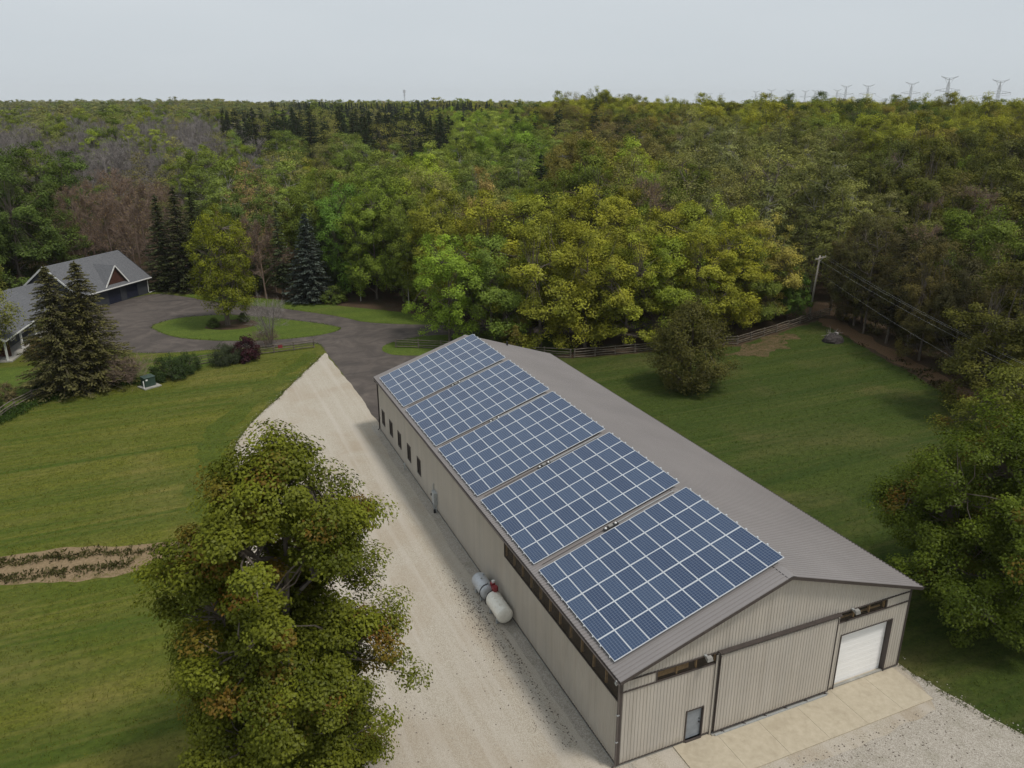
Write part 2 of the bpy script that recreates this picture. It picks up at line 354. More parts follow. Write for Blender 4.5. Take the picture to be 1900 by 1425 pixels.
def soil(n, l, vec):
    f = nz_(n, l, vec, 5.0, 8.0, 0.75); c = ramp(n, [(0.3, (0.14, 0.10, 0.055)), (0.7, (0.29, 0.21, 0.125))]); l.new(f, c.inputs[0]); c = c.outputs[0]
    g = nz_(n, l, vec, 0.8, 5.0, 0.7); fg = ramp(n, [(0.54, (0, 0, 0)), (0.66, (0.8,) * 3)]); l.new(g, fg.inputs[0])
    return mixc(n, l, fg.outputs[0], c, (0.115, 0.095, 0.035)), f
M['soil'] = mat_ground('sandy_soil', soil, 0.6, bdist=0.05)
def shingles(n, l, vec):
    f = nz_(n, l, vec, 5.0, 6.0, 0.8); c = ramp(n, [(0.3, (0.085, 0.087, 0.093)), (0.7, (0.175, 0.176, 0.184))]); l.new(f, c.inputs[0]); c = c.outputs[0]
    return c, f
M['shingle'] = mat_ground('grey_asphalt_shingles', shingles, 0.4, bdist=0.02, rough=0.9)

def mat_leaf(name, trans=0.24):
    mt, n, l = new_mat(name); n.remove(n['Principled BSDF'])
    ti = n.new('ShaderNodeAttribute'); ti.attribute_type = 'INSTANCER'; ti.attribute_name = 'tint'
    cv = n.new('ShaderNodeAttribute'); cv.attribute_name = 'cv'
    orr = n.new('ShaderNodeAttribute'); orr.attribute_name = 'rust'
    oi = n.new('ShaderNodeObjectInfo')
    rp = ramp(n, [(0.0, (0.55, 0.60, 0.50)), (0.5, (1.0, 1.0, 1.0)), (1.0, (1.42, 1.42, 1.2))]); l.new(cv.outputs['Fac'], rp.inputs[0])
    c = mixc(n, l, 1.0, ti.outputs['Color'], rp.outputs[0], 'MULTIPLY')
    c = mixc(n, l, orr.outputs['Fac'], c, (0.19, 0.085, 0.018))
    df = n.new('ShaderNodeBsdfDiffuse'); tl = n.new('ShaderNodeBsdfTranslucent'); ms = n.new('ShaderNodeMixShader'); ms.inputs[0].default_value = trans
    l.new(c, df.inputs[0]); l.new(c, tl.inputs[0])
    gl = N(n, 'ShaderNodeBsdfGlossy', Roughness=0.45); gl.inputs[0].default_value = (0.5, 0.5, 0.5, 1); m2 = n.new('ShaderNodeMixShader'); m2.inputs[0].default_value = 0.015
    l.new(df.outputs[0], ms.inputs[1]); l.new(tl.outputs[0], ms.inputs[2]); l.new(ms.outputs[0], m2.inputs[1]); l.new(gl.outputs[0], m2.inputs[2])
    l.new(m2.outputs[0], n['Material Output'].inputs[0])
    return mt
M['leaf'] = mat_leaf('leaves'); M['needle'] = mat_leaf('needles', 0.08)
def mat_bark(name, a, b_):
    mt, n, l = new_mat(name); b = n['Principled BSDF']; tcn = n.new('ShaderNodeTexCoord')
    f = nz_(n, l, tcn.outputs['Object'], 3.0, 6.0, 0.7, 0, (1, 1, 0.35)); c = ramp(n, [(0.3, a), (0.7, b_)]); l.new(f, c.inputs[0]); l.new(c.outputs[0], b.inputs['Base Color'])
    b.inputs['Roughness'].default_value = 0.95; b.inputs['Specular IOR Level'].default_value = 0.1
    return mt
M['bark'] = mat_bark('grey_brown_bark', (0.085, 0.068, 0.052), (0.20, 0.17, 0.14))
M['birch'] = mat_bark('pale_birch_bark', (0.20, 0.18, 0.15), (0.50, 0.47, 0.42))
M['twig'] = mat_bark('grey_twigs', (0.17, 0.15, 0.138), (0.27, 0.245, 0.228))
M['twig_red'] = mat_bark('reddish_twigs', (0.165, 0.115, 0.088), (0.25, 0.185, 0.145))

def ramp_dirt(n, l, v):
    c = ramp(n, [(0.36, (0.046, 0.056, 0.012)), (0.52, (0.105, 0.074, 0.038)), (0.76, (0.20, 0.135, 0.074))]); l.new(nz_(n, l, v, 1.1, 8.0, 0.75), c.inputs[0]); return c.outputs[0]
# ------------------------------------------------------------------ flat sheets of the setting
def smooth_noise(seed):
    rr = np.random.default_rng(seed); ph = rr.uniform(0, 6.28, 12); fr = rr.uniform(0.25, 3.2, 12); am = 1 / (0.6 + fr)
    return lambda s: float(np.sum(am * np.sin(fr * s + ph)) / am.sum() * 2.2)
def outline(pts, step=0.6, jit=0.12, curve=True, seed=1):
    """resample a closed outline (optionally rounding its corners), with an uneven edge"""
    P = [Vector((p[0], p[1])) for p in pts]; out = []; nf = smooth_noise(seed); s = 0.0; k = len(P)
    for i in range(k):
        p0, p1, p2, p3 = P[i - 1], P[i], P[(i + 1) % k], P[(i + 2) % k]
        L = (p2 - p1).length; q = max(1, int(L / step))
        for j in range(q):
            t = j / q
            if curve:
                v = 0.5 * ((2 * p1) + (p2 - p0) * t + (2 * p0 - 5 * p1 + 4 * p2 - p3) * t * t + (3 * p1 - p0 - 3 * p2 + p3) * t ** 3)
            else: v = p1 + (p2 - p1) * t
            d = (p2 - p1).normalized(); nn = Vector((-d.y, d.x)); out.append(v + nn * nf(s + j * L / q) * jit)
        s += L
    return out
def sheet(name, pts, z, mat, thick=0.0, **kw):
    o2 = outline(pts, **kw) if kw.pop('res', True) else [Vector(p) for p in pts]
    v3 = [Vector((p.x, p.y, z)) for p in o2]
    tri = tessellate_polygon([v3])
    me = bpy.data.meshes.new(name); me.from_pydata([tuple(v) for v in v3], [], [tuple(t) for t in tri]); me.update()
    nr = sum((p.normal.z * p.area for p in me.polygons))
    if nr < 0: me.flip_normals()
    o = mesh_obj(name, me, mat); o['kind'] = 'structure'
    return o

# ground: one sheet out past the horizon, finer where the hills are
def build_ground():
    rings = [0, 20, 60, 110, 150] + [165 + 20 * i for i in range(30)] + [780 + 60 * i for i in range(16)] + [1800, 2200, 2800, 3600, 5000, 7000]
    na = 144; v = [(CAM[0], CAM[1], 0)]; f = []
    for r in rings[1:]:
        for k in range(na):
            a = 2 * math.pi * k / na; x = CAM[0] + r * math.sin(a); y = CAM[1] + r * math.cos(a)
            v.append((x, y, hill(x, y) if r > 150 else 0.0))
    for k in range(na): f.append((0, 1 + (k + 1) % na, 1 + k))
    for i in range(len(rings) - 2):
        b0 = 1 + i * na; b1 = b0 + na
        for k in range(na): f.append((b0 + k, b0 + (k + 1) % na, b1 + (k + 1) % na, b1 + k))
    me = bpy.data.meshes.new('ground'); me.from_pydata(v, [], f); me.update()
    o = mesh_obj('ground', me, M['litter']); o['kind'] = 'structure'; return o
build_ground()

WEST = [(-70, -60), (6, -60), (6, 60), (3, 80), (22, 79.5), (19, 84), (14.5, 90.5), (8.0, 97), (2.5, 102.5), (-4, 108.5), (-9.5, 112.5), (-15, 117), (-20, 121), (-33, 124), (-48, 112), (-70, 100)]
EAST = [(6, -60), (44, -60), (47, -20), (53, 6), (58, 24), (62, 36), (65, 46), (69, 57), (70, 61), (60, 57.6), (51, 55.0), (44, 56.5), (36.5, 57.5), (28, 58.9), (20, 64.5), (14.5, 69), (9.5, 73.2), (6, 72)]
sheet('lawn_west', WEST, 0.004, M['lawn_w'], step=1.5, jit=0.3, seed=3, curve=False)
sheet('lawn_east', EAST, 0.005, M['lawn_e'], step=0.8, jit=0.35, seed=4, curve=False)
RUST = [(70.2, 61), (66.5, 49), (63.0, 37), (59.5, 26), (54.5, 8), (57.2, 6), (62.0, 25), (65.5, 36), (69.0, 48), (73, 60)]
sheet('leaf_litter_strip', RUST, 0.009, M['rust'], step=0.7, jit=0.5, seed=8)
M['dirt2'] = mat_ground('trodden_earth', lambda n, l, v: (ramp_dirt(n, l, v), None), 0.6, 6.0)
sheet('grass_verge', [(-15, 117), (-9.5, 112.5), (-4, 108.5), (2.5, 102.5), (8, 97), (14.5, 90.5), (19, 84), (22, 79.5), (12.3, 83.2), (8, 86.4), (5.2, 91.0), (0.6, 96.6), (-3.4, 101.0), (-10, 106.6), (-16, 114.6)], 0.008, M['lawn_i'], step=0.6, jit=0.12, seed=36, curve=False)
sheet('bare_dirt', [(47, 52.6), (50, 50.3), (54, 50.6), (57.5, 52.8), (61, 55.5), (60.5, 57.2), (55, 55.6), (51, 54.4)], 0.009, M['dirt2'], step=0.4, jit=0.9, seed=9)
ASPH = [(0.25, 40), (0.15, 60), (0.0, 73.6), (-0.6, 78.4), (-5, 78.8), (-12, 80.6), (-19.6, 82.0), (-24.5, 85.0), (-27.5, 90), (-29.5, 98), (-31.5, 106), (-30.5, 111), (-29, 112.1),
        (-21.2, 119.0), (-16, 115.2), (-10, 107.2), (-3.4, 101.6), (0.6, 97.2), (5.2, 91.6), (8.0, 87.0), (12.3, 83.8), (20, 79.8), (32, 74.6), (46, 70.8), (70, 71), (70, 66.6), (46, 66.3), (32, 69.6), (22, 73.8), (15, 76.0), (10.5, 75.4), (7.8, 73.9), (6.9, 71.9), (7.5, 69.7), (9.2, 68.3), (13, 66.9), (18, 65.0), (19.5, 58), (19.5, 40)]
sheet('asphalt_driveway', ASPH, 0.012, M['asphalt'], step=0.5, jit=0.07, seed=5)
ISL = [(-20.8, 95.9), (-18.6, 90.6), (-15.4, 87.0), (-10.5, 84.1), (-4.6, 82.3), (1.0, 82.5), (4.1, 84.6), (2.6, 87.6), (-1.5, 92.2), (-6, 96.4), (-11.0, 99.6), (-16.5, 100.2), (-19.6, 98.6)]
sheet('grass_island', ISL, 0.020, M['lawn_i'], step=0.4, jit=0.06, seed=6)
sheet('grass_tongue', [(6.9, 71.9), (7.8, 73.9), (10.5, 75.4), (15, 76), (22, 73.8), (30, 70), (30, 62), (26, 61), (20, 64.5), (13, 66.9), (9.2, 68.3), (7.5, 69.7)], 0.020, M['lawn_i'], step=0.5, jit=0.1, seed=26)
sheet('planting_bed', [(-13.8, 93.0), (-12.4, 91.0), (-9.4, 90.2), (-6.9, 91.2), (-6.6, 93.6), (-8.8, 95.8), (-12.0, 95.6)], 0.026, M['litter'], step=0.4, jit=0.12, seed=16)
GRAV = [(-0.2, 73.6), (-3.2, 68.0), (-6.1, 62.6), (-9.0, 57.2), (-11.6, 52.4), (-13.6, 47.1), (-14.3, 39.5), (-14.6, 30), (-14.8, 20), (-14.8, 10), (-14.0, 2), (-15, -10), (-18, -30), (-12, -45), (14, -45), (24, -30), (21.5, -14), (20.3, -7.0), (19.3, -4.4), (18.9, -2.0), (18.75, 0.3), (18.2, 1.0), (9, 1.0), (0.3, 1.0), (0.3, 40), (0.28, 60)]
sheet('gravel_yard', GRAV, 0.017, M['gravel'], step=0.45, jit=0.10, seed=7, curve=False)
sheet('grass_bank', [(-0.9, 74.6), (-4.2, 69.2), (-7.1, 63.4), (-10.2, 57.8), (-12.6, 52.8), (-14.6, 47.2), (-15.3, 39.5), (-15.6, 30), (-15.8, 20), (-17.6, 20), (-17.6, 30), (-17.6, 39.5), (-17.0, 47.8), (-15.0, 54.0), (-12.4, 59.2), (-8.9, 64.8), (-5.2, 70.6), (-2.4, 74.9)], 0.009, M['lawn_bank'], step=0.35, jit=0.75, seed=46)
sheet('drip_line_gravel', [(-0.62, 47.0), (-0.75, 30), (-0.7, 12), (-0.65, 0.4), (0.1, 0.4), (0.1, 47.0)], 0.022, M['gravel_grey'], step=0.5, jit=0.12, seed=17, curve=False)
sheet('coarse_gravel', [(0.8, 0.4), (1.2, -1.2), (3.0, -2.4), (3.1, -3.2), (6, -3.5), (12, -3.6), (17.6, -3.4), (18.4, -1.5), (18.5, 0.3), (19.0, -1.8), (19.6, -4.6), (20.4, -8), (16, -9.5), (8, -7.5), (2.4, -5.2), (0.4, -2)], 0.022, M['gravel_grey'], step=0.4, jit=0.16, seed=18, curve=False)
sheet('plant_row_soil', [(-60, 37.0), (-45, 35.8), (-34, 34.3), (-28.5, 33.5), (-24, 32.4), (-20.0, 31.2), (-17.6, 30.3), (-17.9, 28.6), (-20.4, 28.5), (-22.2, 27.6), (-25, 28.2), (-29.9, 29.4), (-40, 31.0), (-60, 33.0)], 0.010, M['soil'], step=0.35, jit=0.22, seed=10)
sheet('garden_bed', [(-60, 75), (-48, 70), (-35.4, 64.8), (-32.6, 69.8), (-25, 73.0), (-19, 72.0), (-13, 74.8), (-8.6, 76.6), (-9.5, 78.6), (-14, 78.2), (-20, 77.2), (-27, 78.4), (-33, 80), (-38, 83), (-60, 86)], 0.010, M['lawn_i'], step=0.5, jit=0.2, seed=11)

# concrete apron of separate slabs
apron = tag(bpy.data.objects.new('concrete_apron', None), kind='structure'); col.objects.link(apron)
xs = [3.25, 5.75, 8.3, 10.85, 13.4, 15.9, 18.05]
for i in range(6):
    x0, x1 = xs[i] + 0.006, xs[i + 1] - 0.006
    MB().add([(x0, -2.72, 0), (x1, -2.72, 0), (x1, -0.012, 0), (x0, -0.012, 0), (x0, -2.72, 0.075), (x1, -2.72, 0.075), (x1, -0.012, 0.075), (x0, -0.012, 0.075)],
             [(4, 5, 6, 7), (0, 1, 5, 4), (1, 2, 6, 5), (2, 3, 7, 6), (3, 0, 4, 7)]).build('slab', M['concrete'], apron)

# ------------------------------------------------------------------ the barn
W, L = 18.38, 45.53
XL, XR, YN, YF = -0.284, 18.66, -0.43, 45.96
XM, HE, HR = 9.19, 5.4765, 8.614
SL = (HR - HE) / (XM - XL); ANG = math.atan(SL)
def roof_z(x): return HE + (min(x - XL, XR - x)) * SL
barn = thing('barn', 'long taupe steel barn with brown metal roof carrying solar arrays', 'barn', (0, 0, 0))

def ribbed(mb, o, ud, nd, u0, u1, z0, ztop, pitch=0.190, rib=0.036, dep=0.027):
    """vertical ribbed sheet standing on o + u*ud, ribs proud along nd; ztop is a number or a function of u"""
    us = []; k0 = int(math.floor(u0 / pitch)) - 1
    for k in range(k0, int(u1 / pitch) + 2):
        c = k * pitch
        for du, h in ((-rib, 0), (-rib * 0.45, 1), (rib * 0.45, 1), (rib, 0)):
            if u0 < c + du < u1: us.append((c + du, h))
    def h_at(u):
        q = abs((u / pitch + 0.5) % 1 - 0.5) * pitch
        return 1.0 if q < rib * 0.45 else (0.0 if q > rib else (rib - q) / (rib * 0.55))
    us = [(u0, h_at(u0))] + us + [(u1, h_at(u1))]
    zt = ztop if callable(ztop) else (lambda u: ztop)
    o = Vector(o); ud = Vector(ud); nd = Vector(nd); vs_ = []
    for u, h in us:
        p = o + ud * u + nd * (h * dep)
        vs_ += [(p.x, p.y, z0), (p.x, p.y, zt(u))]
    fl = ud.cross(Vector((0, 0, 1))).dot(nd) > 0
    fs_ = [(2 * i, 2 * i + 2, 2 * i + 3, 2 * i + 1) if fl else (2 * i, 2 * i + 1, 2 * i + 3, 2 * i + 2) for i in range(len(us) - 1)]
    mb.add(vs_, fs_)

BZ0, BZ1 = 4.50, 5.08
OH = (13.6, 17.3, 3.55); MD = (3.87, 4.94, 2.02)
g = MB(); o_, ud_, nd_ = (0, 0, 0), (1, 0, 0), (0, -1, 0)
gt = lambda u: roof_z(u) - 0.05
for (u0, u1, z0, z1) in ((0.0, MD[0], 0.16, BZ0), (MD[0], MD[1], MD[2], BZ0), (MD[1], OH[0], 0.16, BZ0), (OH[0], OH[1], OH[2], BZ0), (OH[1], W, 0.16, BZ0),
                         (0, 1.95, BZ0, BZ1), (5.43, 13.17, BZ0, BZ1), (16.57, W, BZ0, BZ1), (0, W, BZ1, gt)):
    ribbed(g, o_, ud_, nd_, u0, u1, z0, z1)
g.build('front_wall', M['siding'], barn)
WIN = [32.75, 35.70, 38.75, 41.65, 44.45]
g = MB(); o_, ud_, nd_ = (0, 0, 0), (0, 1, 0), (-1, 0, 0)
edges = [0.0]
for w in WIN: edges += [w - 1.0, w]
edges.append(L)
LB0, LB1 = 3.92, 4.87
for i in range(len(edges) - 1):
    u0, u1 = edges[i], edges[i + 1]
    if i % 2 == 0: ribbed(g, o_, ud_, nd_, u0, u1, 0.16, LB0)
    else: ribbed(g, o_, ud_, nd_, u0, u1, 0.16, 1.2); ribbed(g, o_, ud_, nd_, u0, u1, 2.65, LB0)
ribbed(g, o_, ud_, nd_, 13.84, L, LB0, LB1); ribbed(g, o_, ud_, nd_, 29.67, L, LB1, 5.45)
g.build('left_wall', M['siding'], barn)
g = MB(); ribbed(g, (W, 0, 0), (0, 1, 0), (1, 0, 0), 0, L, 0.16, 5.45); g.build('right_wall', M['siding'], barn)
g = MB(); ribbed(g, (0, L, 0), (1, 0, 0), (0, 1, 0), 0, W, 0.16, gt); g.build('back_wall', M['siding'], barn)
# foundation
g = MB(); g.box(-0.03, W + 0.03, 0.005, 0.15, -0.2, 0.15); g.box(-0.03, W + 0.03, L - 0.15, L + 0.03, -0.2, 0.15)
g.box(-0.03, 0.15, 0.151, L - 0.151, -0.2, 0.15); g.box(W - 0.15, W + 0.03, 0.151, L - 0.151, -0.2, 0.15); g.build('foundation', M['conc'], barn)
g = MB()
for (a, b_) in ((0, MD[0]), (MD[1], OH[0]), (OH[1], W)): g.box(a, b_, -0.035, -0.001, 0.15, 0.215)
g.box(-0.035, -0.001, 0.0, L, 0.15, 0.215); g.build('base_trim', M['trim'], barn)
# inside lining so that the clear bands look into a dark building
boxo('interior', M['inside'], barn, 0.5, W - 0.5, 0.75, L - 0.75, 0.2, 5.3)
# roof: ribbed steel sheets, one per slope
def roof_slope(name, side):
    mb = MB(); pitch = 0.229; n = int((YF - YN) / pitch); xe = XL if side < 0 else XR
    nv = Vector((-math.sin(ANG) * (1 if side < 0 else -1), 0, math.cos(ANG)))
    ys = [(YN, 0)]
    for k in range(n + 1):
        c = YN + 0.06 + k * pitch
        for du, h in ((-0.045, 0), (-0.02, 1), (0.02, 1), (0.045, 0)):
            if YN < c + du < YF: ys.append((c + du, h))
    ys.append((YF, 0)); v = []; f = []
    for y, h in ys:
        d = nv * (h * 0.048)
        v += [(xe + d.x, y, HE + d.z), (XM + d.x * 0.2, y, HR + d.z)]
    for i in range(len(ys) - 1):
        q = (2 * i, 2 * i + 1, 2 * i + 3, 2 * i + 2); f.append(q if side > 0 else q[::-1])
    b = len(v); v += [(xe, YN, HE - 0.05), (XM, YN, HR - 0.05), (xe, YF, HE - 0.05), (XM, YF, HR - 0.05)]
    f += [(b, b + 1, b + 3, b + 2), (0, 1, b + 1, b), (len(ys) * 2 - 2, len(ys) * 2 - 1, b + 3, b + 2), (0, len(ys) * 2 - 2, b + 2, b)]
    mb.add(v, f); return mb.build(name, M['roof'], barn)
rl = roof_slope('roof', -1); rr_ = roof_slope('roof', 1)
g = MB(); s_ = 0.23
for sd in (-1, 1):
    a = Vector((XM, 0, HR + 0.045)); b_ = Vector((XM + sd * s_, 0, HR + 0.045 - s_ * SL))
    v = [(a.x, YN - 0.01, a.z), (b_.x, YN - 0.01, b_.z), (b_.x, YF + 0.01, b_.z), (a.x, YF + 0.01, a.z), (b_.x, YN - 0.01, b_.z - 0.025), (b_.x, YF + 0.01, b_.z - 0.025)]
    g.add(v, [(0, 1, 2, 3), (1, 4, 5, 2)])
g.build('ridge_cap', M['roof'], rl)
# rake trim and fascia at both gables
for y, s in ((YN - 0.012, 1), (YF + 0.012, -1)):
    for xa, xb in ((XL, XM), (XR, XM)):
        MB().bar((xa, y, HE - 0.075), (xb, y, HR - 0.075), 0.022, 0.17, up=(0, 0, 1)).build('rake_trim', M['trim'], barn)
# soffits
MB().add([(XL, YN, HE - 0.055), (XM, YN, HR - 0.055), (XM, 0, HR - 0.055), (XL, 0, HE - 0.055), (XR, YN, HE - 0.055), (XR, 0, HE - 0.055)], [(0, 3, 2, 1), (4, 1, 2, 5)]).build('soffit', M['trim'], barn)
# gutters with downspouts
def gutter(x, s):
    pr = [(0, 0), (-0.005, -0.105), (-0.085, -0.12), (-0.13, -0.03), (-0.13, 0.0), (-0.122, 0.0), (-0.12, -0.03), (-0.08, -0.105), (-0.012, -0.095), (-0.008, 0)]
    v = [(x + s * -a, y, HE - 0.012 + b) for y in (YN, YF) for a, b in pr]; k = len(pr)
    f = [(i, (i + 1) % k, k + (i + 1) % k, k + i) for i in range(k)] + [tuple(range(k)), tuple(range(2 * k - 1, k - 1, -1))]
    return MB().add(v, f).build('gutter', M['gutter'], barn)
gutter(XL - 0.004, -1); gutter(XR + 0.004, 1)
def downspout(x, y, s, m='galv'):
    return MB().tube([(XL - 0.06, y - 0.05, HE - 0.12), (XL - 0.06, y - 0.02, HE - 0.28), (x - 0.02, y, HE - 0.48), (x, y, HE - 0.62), (x, y, 0.35), (x - 0.02, y, 0.22), (x - 0.18, y - 0.02, 0.12)], 0.048, 8).build('downspout', M[m], barn, smooth=True)
d1 = downspout(-0.085, -0.02, -1, 'gutter'); d2 = downspout(-0.085, L + 0.02, -1, 'trim')
MB().tube([(XL - 0.05, -0.15, HE - 0.08), (XL - 0.12, -0.18, HE - 0.2), (XL - 0.06, -0.16, HE - 0.33), (XL + 0.03, -0.12, HE - 0.24), (XL - 0.02, -0.12, HE - 0.12)], 0.045, 7).build('gutter_elbow', M['galv'], barn, smooth=True)
for z in (1.6, 3.2): boxo('strap', M['galv'], d1, -0.145, -0.025, -0.08, 0.04, z, z + 0.05)
# corner trims
for x, y in ((0, 0), (W, 0), (0, L), (W, L)):
    sx = -1 if x == 0 else 1; sy = -1 if y == 0 else 1; g = MB()
    g.box(*sorted((x + sx * 0.036, x - sx * 0.12)), *sorted((y + sy * 0.030, y + sy * 0.040)), 0.15, 5.38)
    g.box(*sorted((x + sx * 0.030, x + sx * 0.040)), *sorted((y + sy * 0.029, y - sy * 0.12)), 0.15, 5.38)
    g.build('corner_trim', M['trim'], barn)
# clear ventilation bands under the eaves: corrugated plastic over studs
def band(u0, u1, z0, z1, along, studs, sill=True, boards=None):
    g = MB()
    if along == 'y': ribbed(g, (0, 0, 0), (0, 1, 0), (-1, 0, 0), u0, u1, z0, z1, pitch=0.10, rib=0.05, dep=0.018)
    else: ribbed(g, (0, 0, 0), (1, 0, 0), (0, -1, 0), u0, u1, z0, z1, pitch=0.10, rib=0.05, dep=0.018)
    o = g.build('clear_panel', M['poly'], barn)
    k = int((u1 - u0) / studs)
    for i in range(k + 1):
        c = u0 + 0.06 + i * (u1 - u0 - 0.12) / max(1, k)
        if along == 'y': boxo('stud', M['wood'], o, 0.03, 0.16, c - 0.03, c + 0.03, z0, z1)
        else: boxo('stud', M['wood'], o, c - 0.03, c + 0.03, 0.03, 0.16, z0, z1)
    return o
band(0.14, 13.84, LB0, 5.45, 'y', 1.2); band(13.84, 29.67, LB1, 5.45, 'y', 1.2)
bl = band(1.95, 5.43, BZ0, BZ1, 'x', 0.9); br = band(13.17, 16.57, BZ0, BZ1, 'x', 1.1)
boxo('plank', M['wood'], bl, 2.05, 3.9, 0.17, 0.23, BZ0 + 0.02, BZ0 + 0.30)
boxo('plank', M['wood'], br, 13.3, 16.4, 0.20, 0.26, BZ0 + 0.01, BZ0 + 0.09)
# dark trim lines round the bands
for (u0, u1, z) in ((0.0, 1.91, BZ1), (0.0, 5.43, BZ0 - 0.03), (13.17, W, BZ0 - 0.03), (16.61, W, BZ1), (1.99, 5.39, BZ1), (13.21, 16.53, BZ1)):
    boxo('band_trim', M['trim'], barn, u0, u1, -0.062, -0.003, z - 0.03, z + 0.03)
for u in (1.95, 5.43, 13.17, 16.57): boxo('band_trim', M['trim'], barn, u - 0.035, u + 0.035, -0.058, -0.002, BZ0 + 0.001, BZ1 + 0.03)
boxo('band_trim', M['trim'], barn, -0.062, -0.003, 0.0, 13.84, LB0 - 0.05, LB0 + 0.01); boxo('band_trim', M['trim'], barn, -0.058, -0.002, 13.80, 13.88, LB0 + 0.012, LB1 + 0.3); boxo('band_trim', M['trim'], barn, -0.062, -0.003, 13.89, 29.67, LB1 - 0.05, LB1)
# sliding door with hood, guides and bottom rail
sd = MB(); ribbed(sd, (0, -0.17, 0), (1, 0, 0), (0, -1, 0), 5.56, 13.02, 0.30, 4.93); sd.box(5.56, 13.02, -0.168, -0.10, 0.30, 4.93)
sdo = sd.build('sliding_door', M['siding'], barn)
MB().box(5.42, 13.14, -0.30, -0.05, 5.10, 5.17).build('track_hood', M['trim'], sdo)
for x in (5.52, 13.02): boxo('edge_trim', M['trim'], sdo, x, x + 0.03, -0.215, -0.12, 0.28, 4.94)
for x in (5.36, 13.12): boxo('door_post', M['siding'], sdo, x, x + 0.10, -0.09, -0.05, 0.10, 4.96)
boxo('bottom_trim', M['trim'], sdo, 5.571, 13.019, -0.205, -0.165, 0.25, 0.315)
boxo('guide_rail', M['galv'], sdo, 5.60, 12.95, -0.30, -0.24, 0.076, 0.16)
for i in range(6): MB().bar((6.0 + i * 1.36, -0.05, 0.17), (6.15 + i * 1.36, -0.28, 0.13), 0.07, 0.07).build('guide_bracket', M['trim'], sdo)
boxo('threshold', M['conc'], sdo, 5.45, 13.1, -0.235, -0.06, 0.076, 0.13)
# overhead door set back in its opening
od = MB(); ohd = None
for i in range(5):
    z0 = 0.08 + i * 0.69; z1 = z0 + 0.68; q = MB().box(OH[0] + 0.05, OH[1] - 0.05, 0.262, 0.31, z0, z1)
    if ohd is None: ohd = thing('overhead_door', None, None); ohd.parent = barn
    so_ = q.build('door_section', M['white_door'], ohd)
    for k in range(2): boxo('rib', M['white_door'], so_, OH[0] + 0.06, OH[1] - 0.06, 0.257, 0.263, z0 + 0.18 + k * 0.27, z0 + 0.21 + k * 0.27)
for x0, x1 in ((OH[0] - 0.02, OH[0] + 0.03), (OH[1] - 0.03, OH[1] + 0.02)): boxo('jamb', M['trim'], ohd, x0, x1, -0.045, 0.33, 0.076, OH[2])
boxo('header', M['trim'], ohd, OH[0] - 0.02, OH[1] + 0.02, -0.045, 0.33, OH[2], OH[2] + 0.05)
boxo('threshold', M['concrete'], ohd, OH[0] + 0.03, OH[1] - 0.03, -0.02, 0.34, 0.0, 0.082)
# entry door
ed = boxo('entry_door', M['grey_door'], barn, MD[0] + 0.07, MD[1] - 0.07, 0.09, 0.14, 0.16, MD[2] - 0.06)
for x0, x1 in ((MD[0], MD[0] + 0.065), (MD[1] - 0.065, MD[1])): boxo('frame', M['trim'], ed, x0, x1, -0.04, 0.16, 0.08, MD[2])
boxo('frame', M['trim'], ed, MD[0] + 0.066, MD[1] - 0.066, -0.04, 0.16, MD[2] - 0.06, MD[2])
boxo('threshold', M['trim'], ed, MD[0] + 0.066, MD[1] - 0.066, -0.09, 0.15, 0.08, 0.15)
MB().tube([(MD[1] - 0.18, 0.09, 1.02), (MD[1] - 0.18, 0.02, 1.02)], 0.035, 8).build('handle', M['black'], ed)
MB().tube([(MD[1] - 0.18, 0.09, 1.22), (MD[1] - 0.18, 0.05, 1.22)], 0.03, 8).build('lock', M['black'], ed)
# windows
for w in WIN:
    wn_ = thing('window', None, None); wn_.parent = barn
    y0, y1, z0, z1 = w - 1.0, w, 1.2, 2.65
    fr = MB(); fr.box(-0.05, 0.06, y0 - 0.03, y0 + 0.07, z0 - 0.03, z1 + 0.03); fr.box(-0.05, 0.06, y1 - 0.07, y1 + 0.03, z0 - 0.03, z1 + 0.03)
    fr.box(-0.05, 0.06, y0 + 0.071, y1 - 0.071, z0 - 0.03, z0 + 0.06); fr.box(-0.05, 0.06, y0 + 0.071, y1 - 0.071, z1 - 0.06, z1 + 0.03); fr.box(-0.035, 0.06, w - 0.55, w - 0.45, z0 + 0.061, z1 - 0.061)
    fr.build('frame', M['trim'], wn_)
    boxo('pane', M['glass'], wn_, 0.02, 0.03, y0 + 0.071, w - 0.551, z0 + 0.061, z1 - 0.061); boxo('pane', M['glass'], wn_, 0.02, 0.03, w - 0.449, y1 - 0.071, z0 + 0.061, z1 - 0.061)
    boxo('sill', M['siding'], wn_, -0.085, -0.051, y0 - 0.04, y1 + 0.04, z0 - 0.06, z0 - 0.02)
# floodlights on the gable
for x in (4.65, 14.02):
    fl = MB().box(x - 0.06, x + 0.06, -0.30, -0.045, BZ1 + 0.05, BZ1 + 0.13).build('floodlight', M['galv'], barn)
    MB().add([(x - 0.17, -0.50, BZ1 + 0.02), (x + 0.17, -0.50, BZ1 + 0.02), (x + 0.17, -0.28, BZ1 + 0.12), (x - 0.17, -0.28, BZ1 + 0.12), (x - 0.14, -0.46, BZ1 + 0.20), (x + 0.14, -0.46, BZ1 + 0.20), (x + 0.13, -0.30, BZ1 + 0.24), (x - 0.13, -0.30, BZ1 + 0.24)],
             [(0, 3, 2, 1), (4, 5, 6, 7), (0, 1, 5, 4), (1, 2, 6, 5), (2, 3, 7, 6), (3, 0, 4, 7)]).build('lamp_head', M['flood'], fl)
    boxo('lens', M['glass'], fl, x - 0.13, x + 0.13, -0.485, -0.34, BZ1 - 0.005, BZ1 + 0.016)
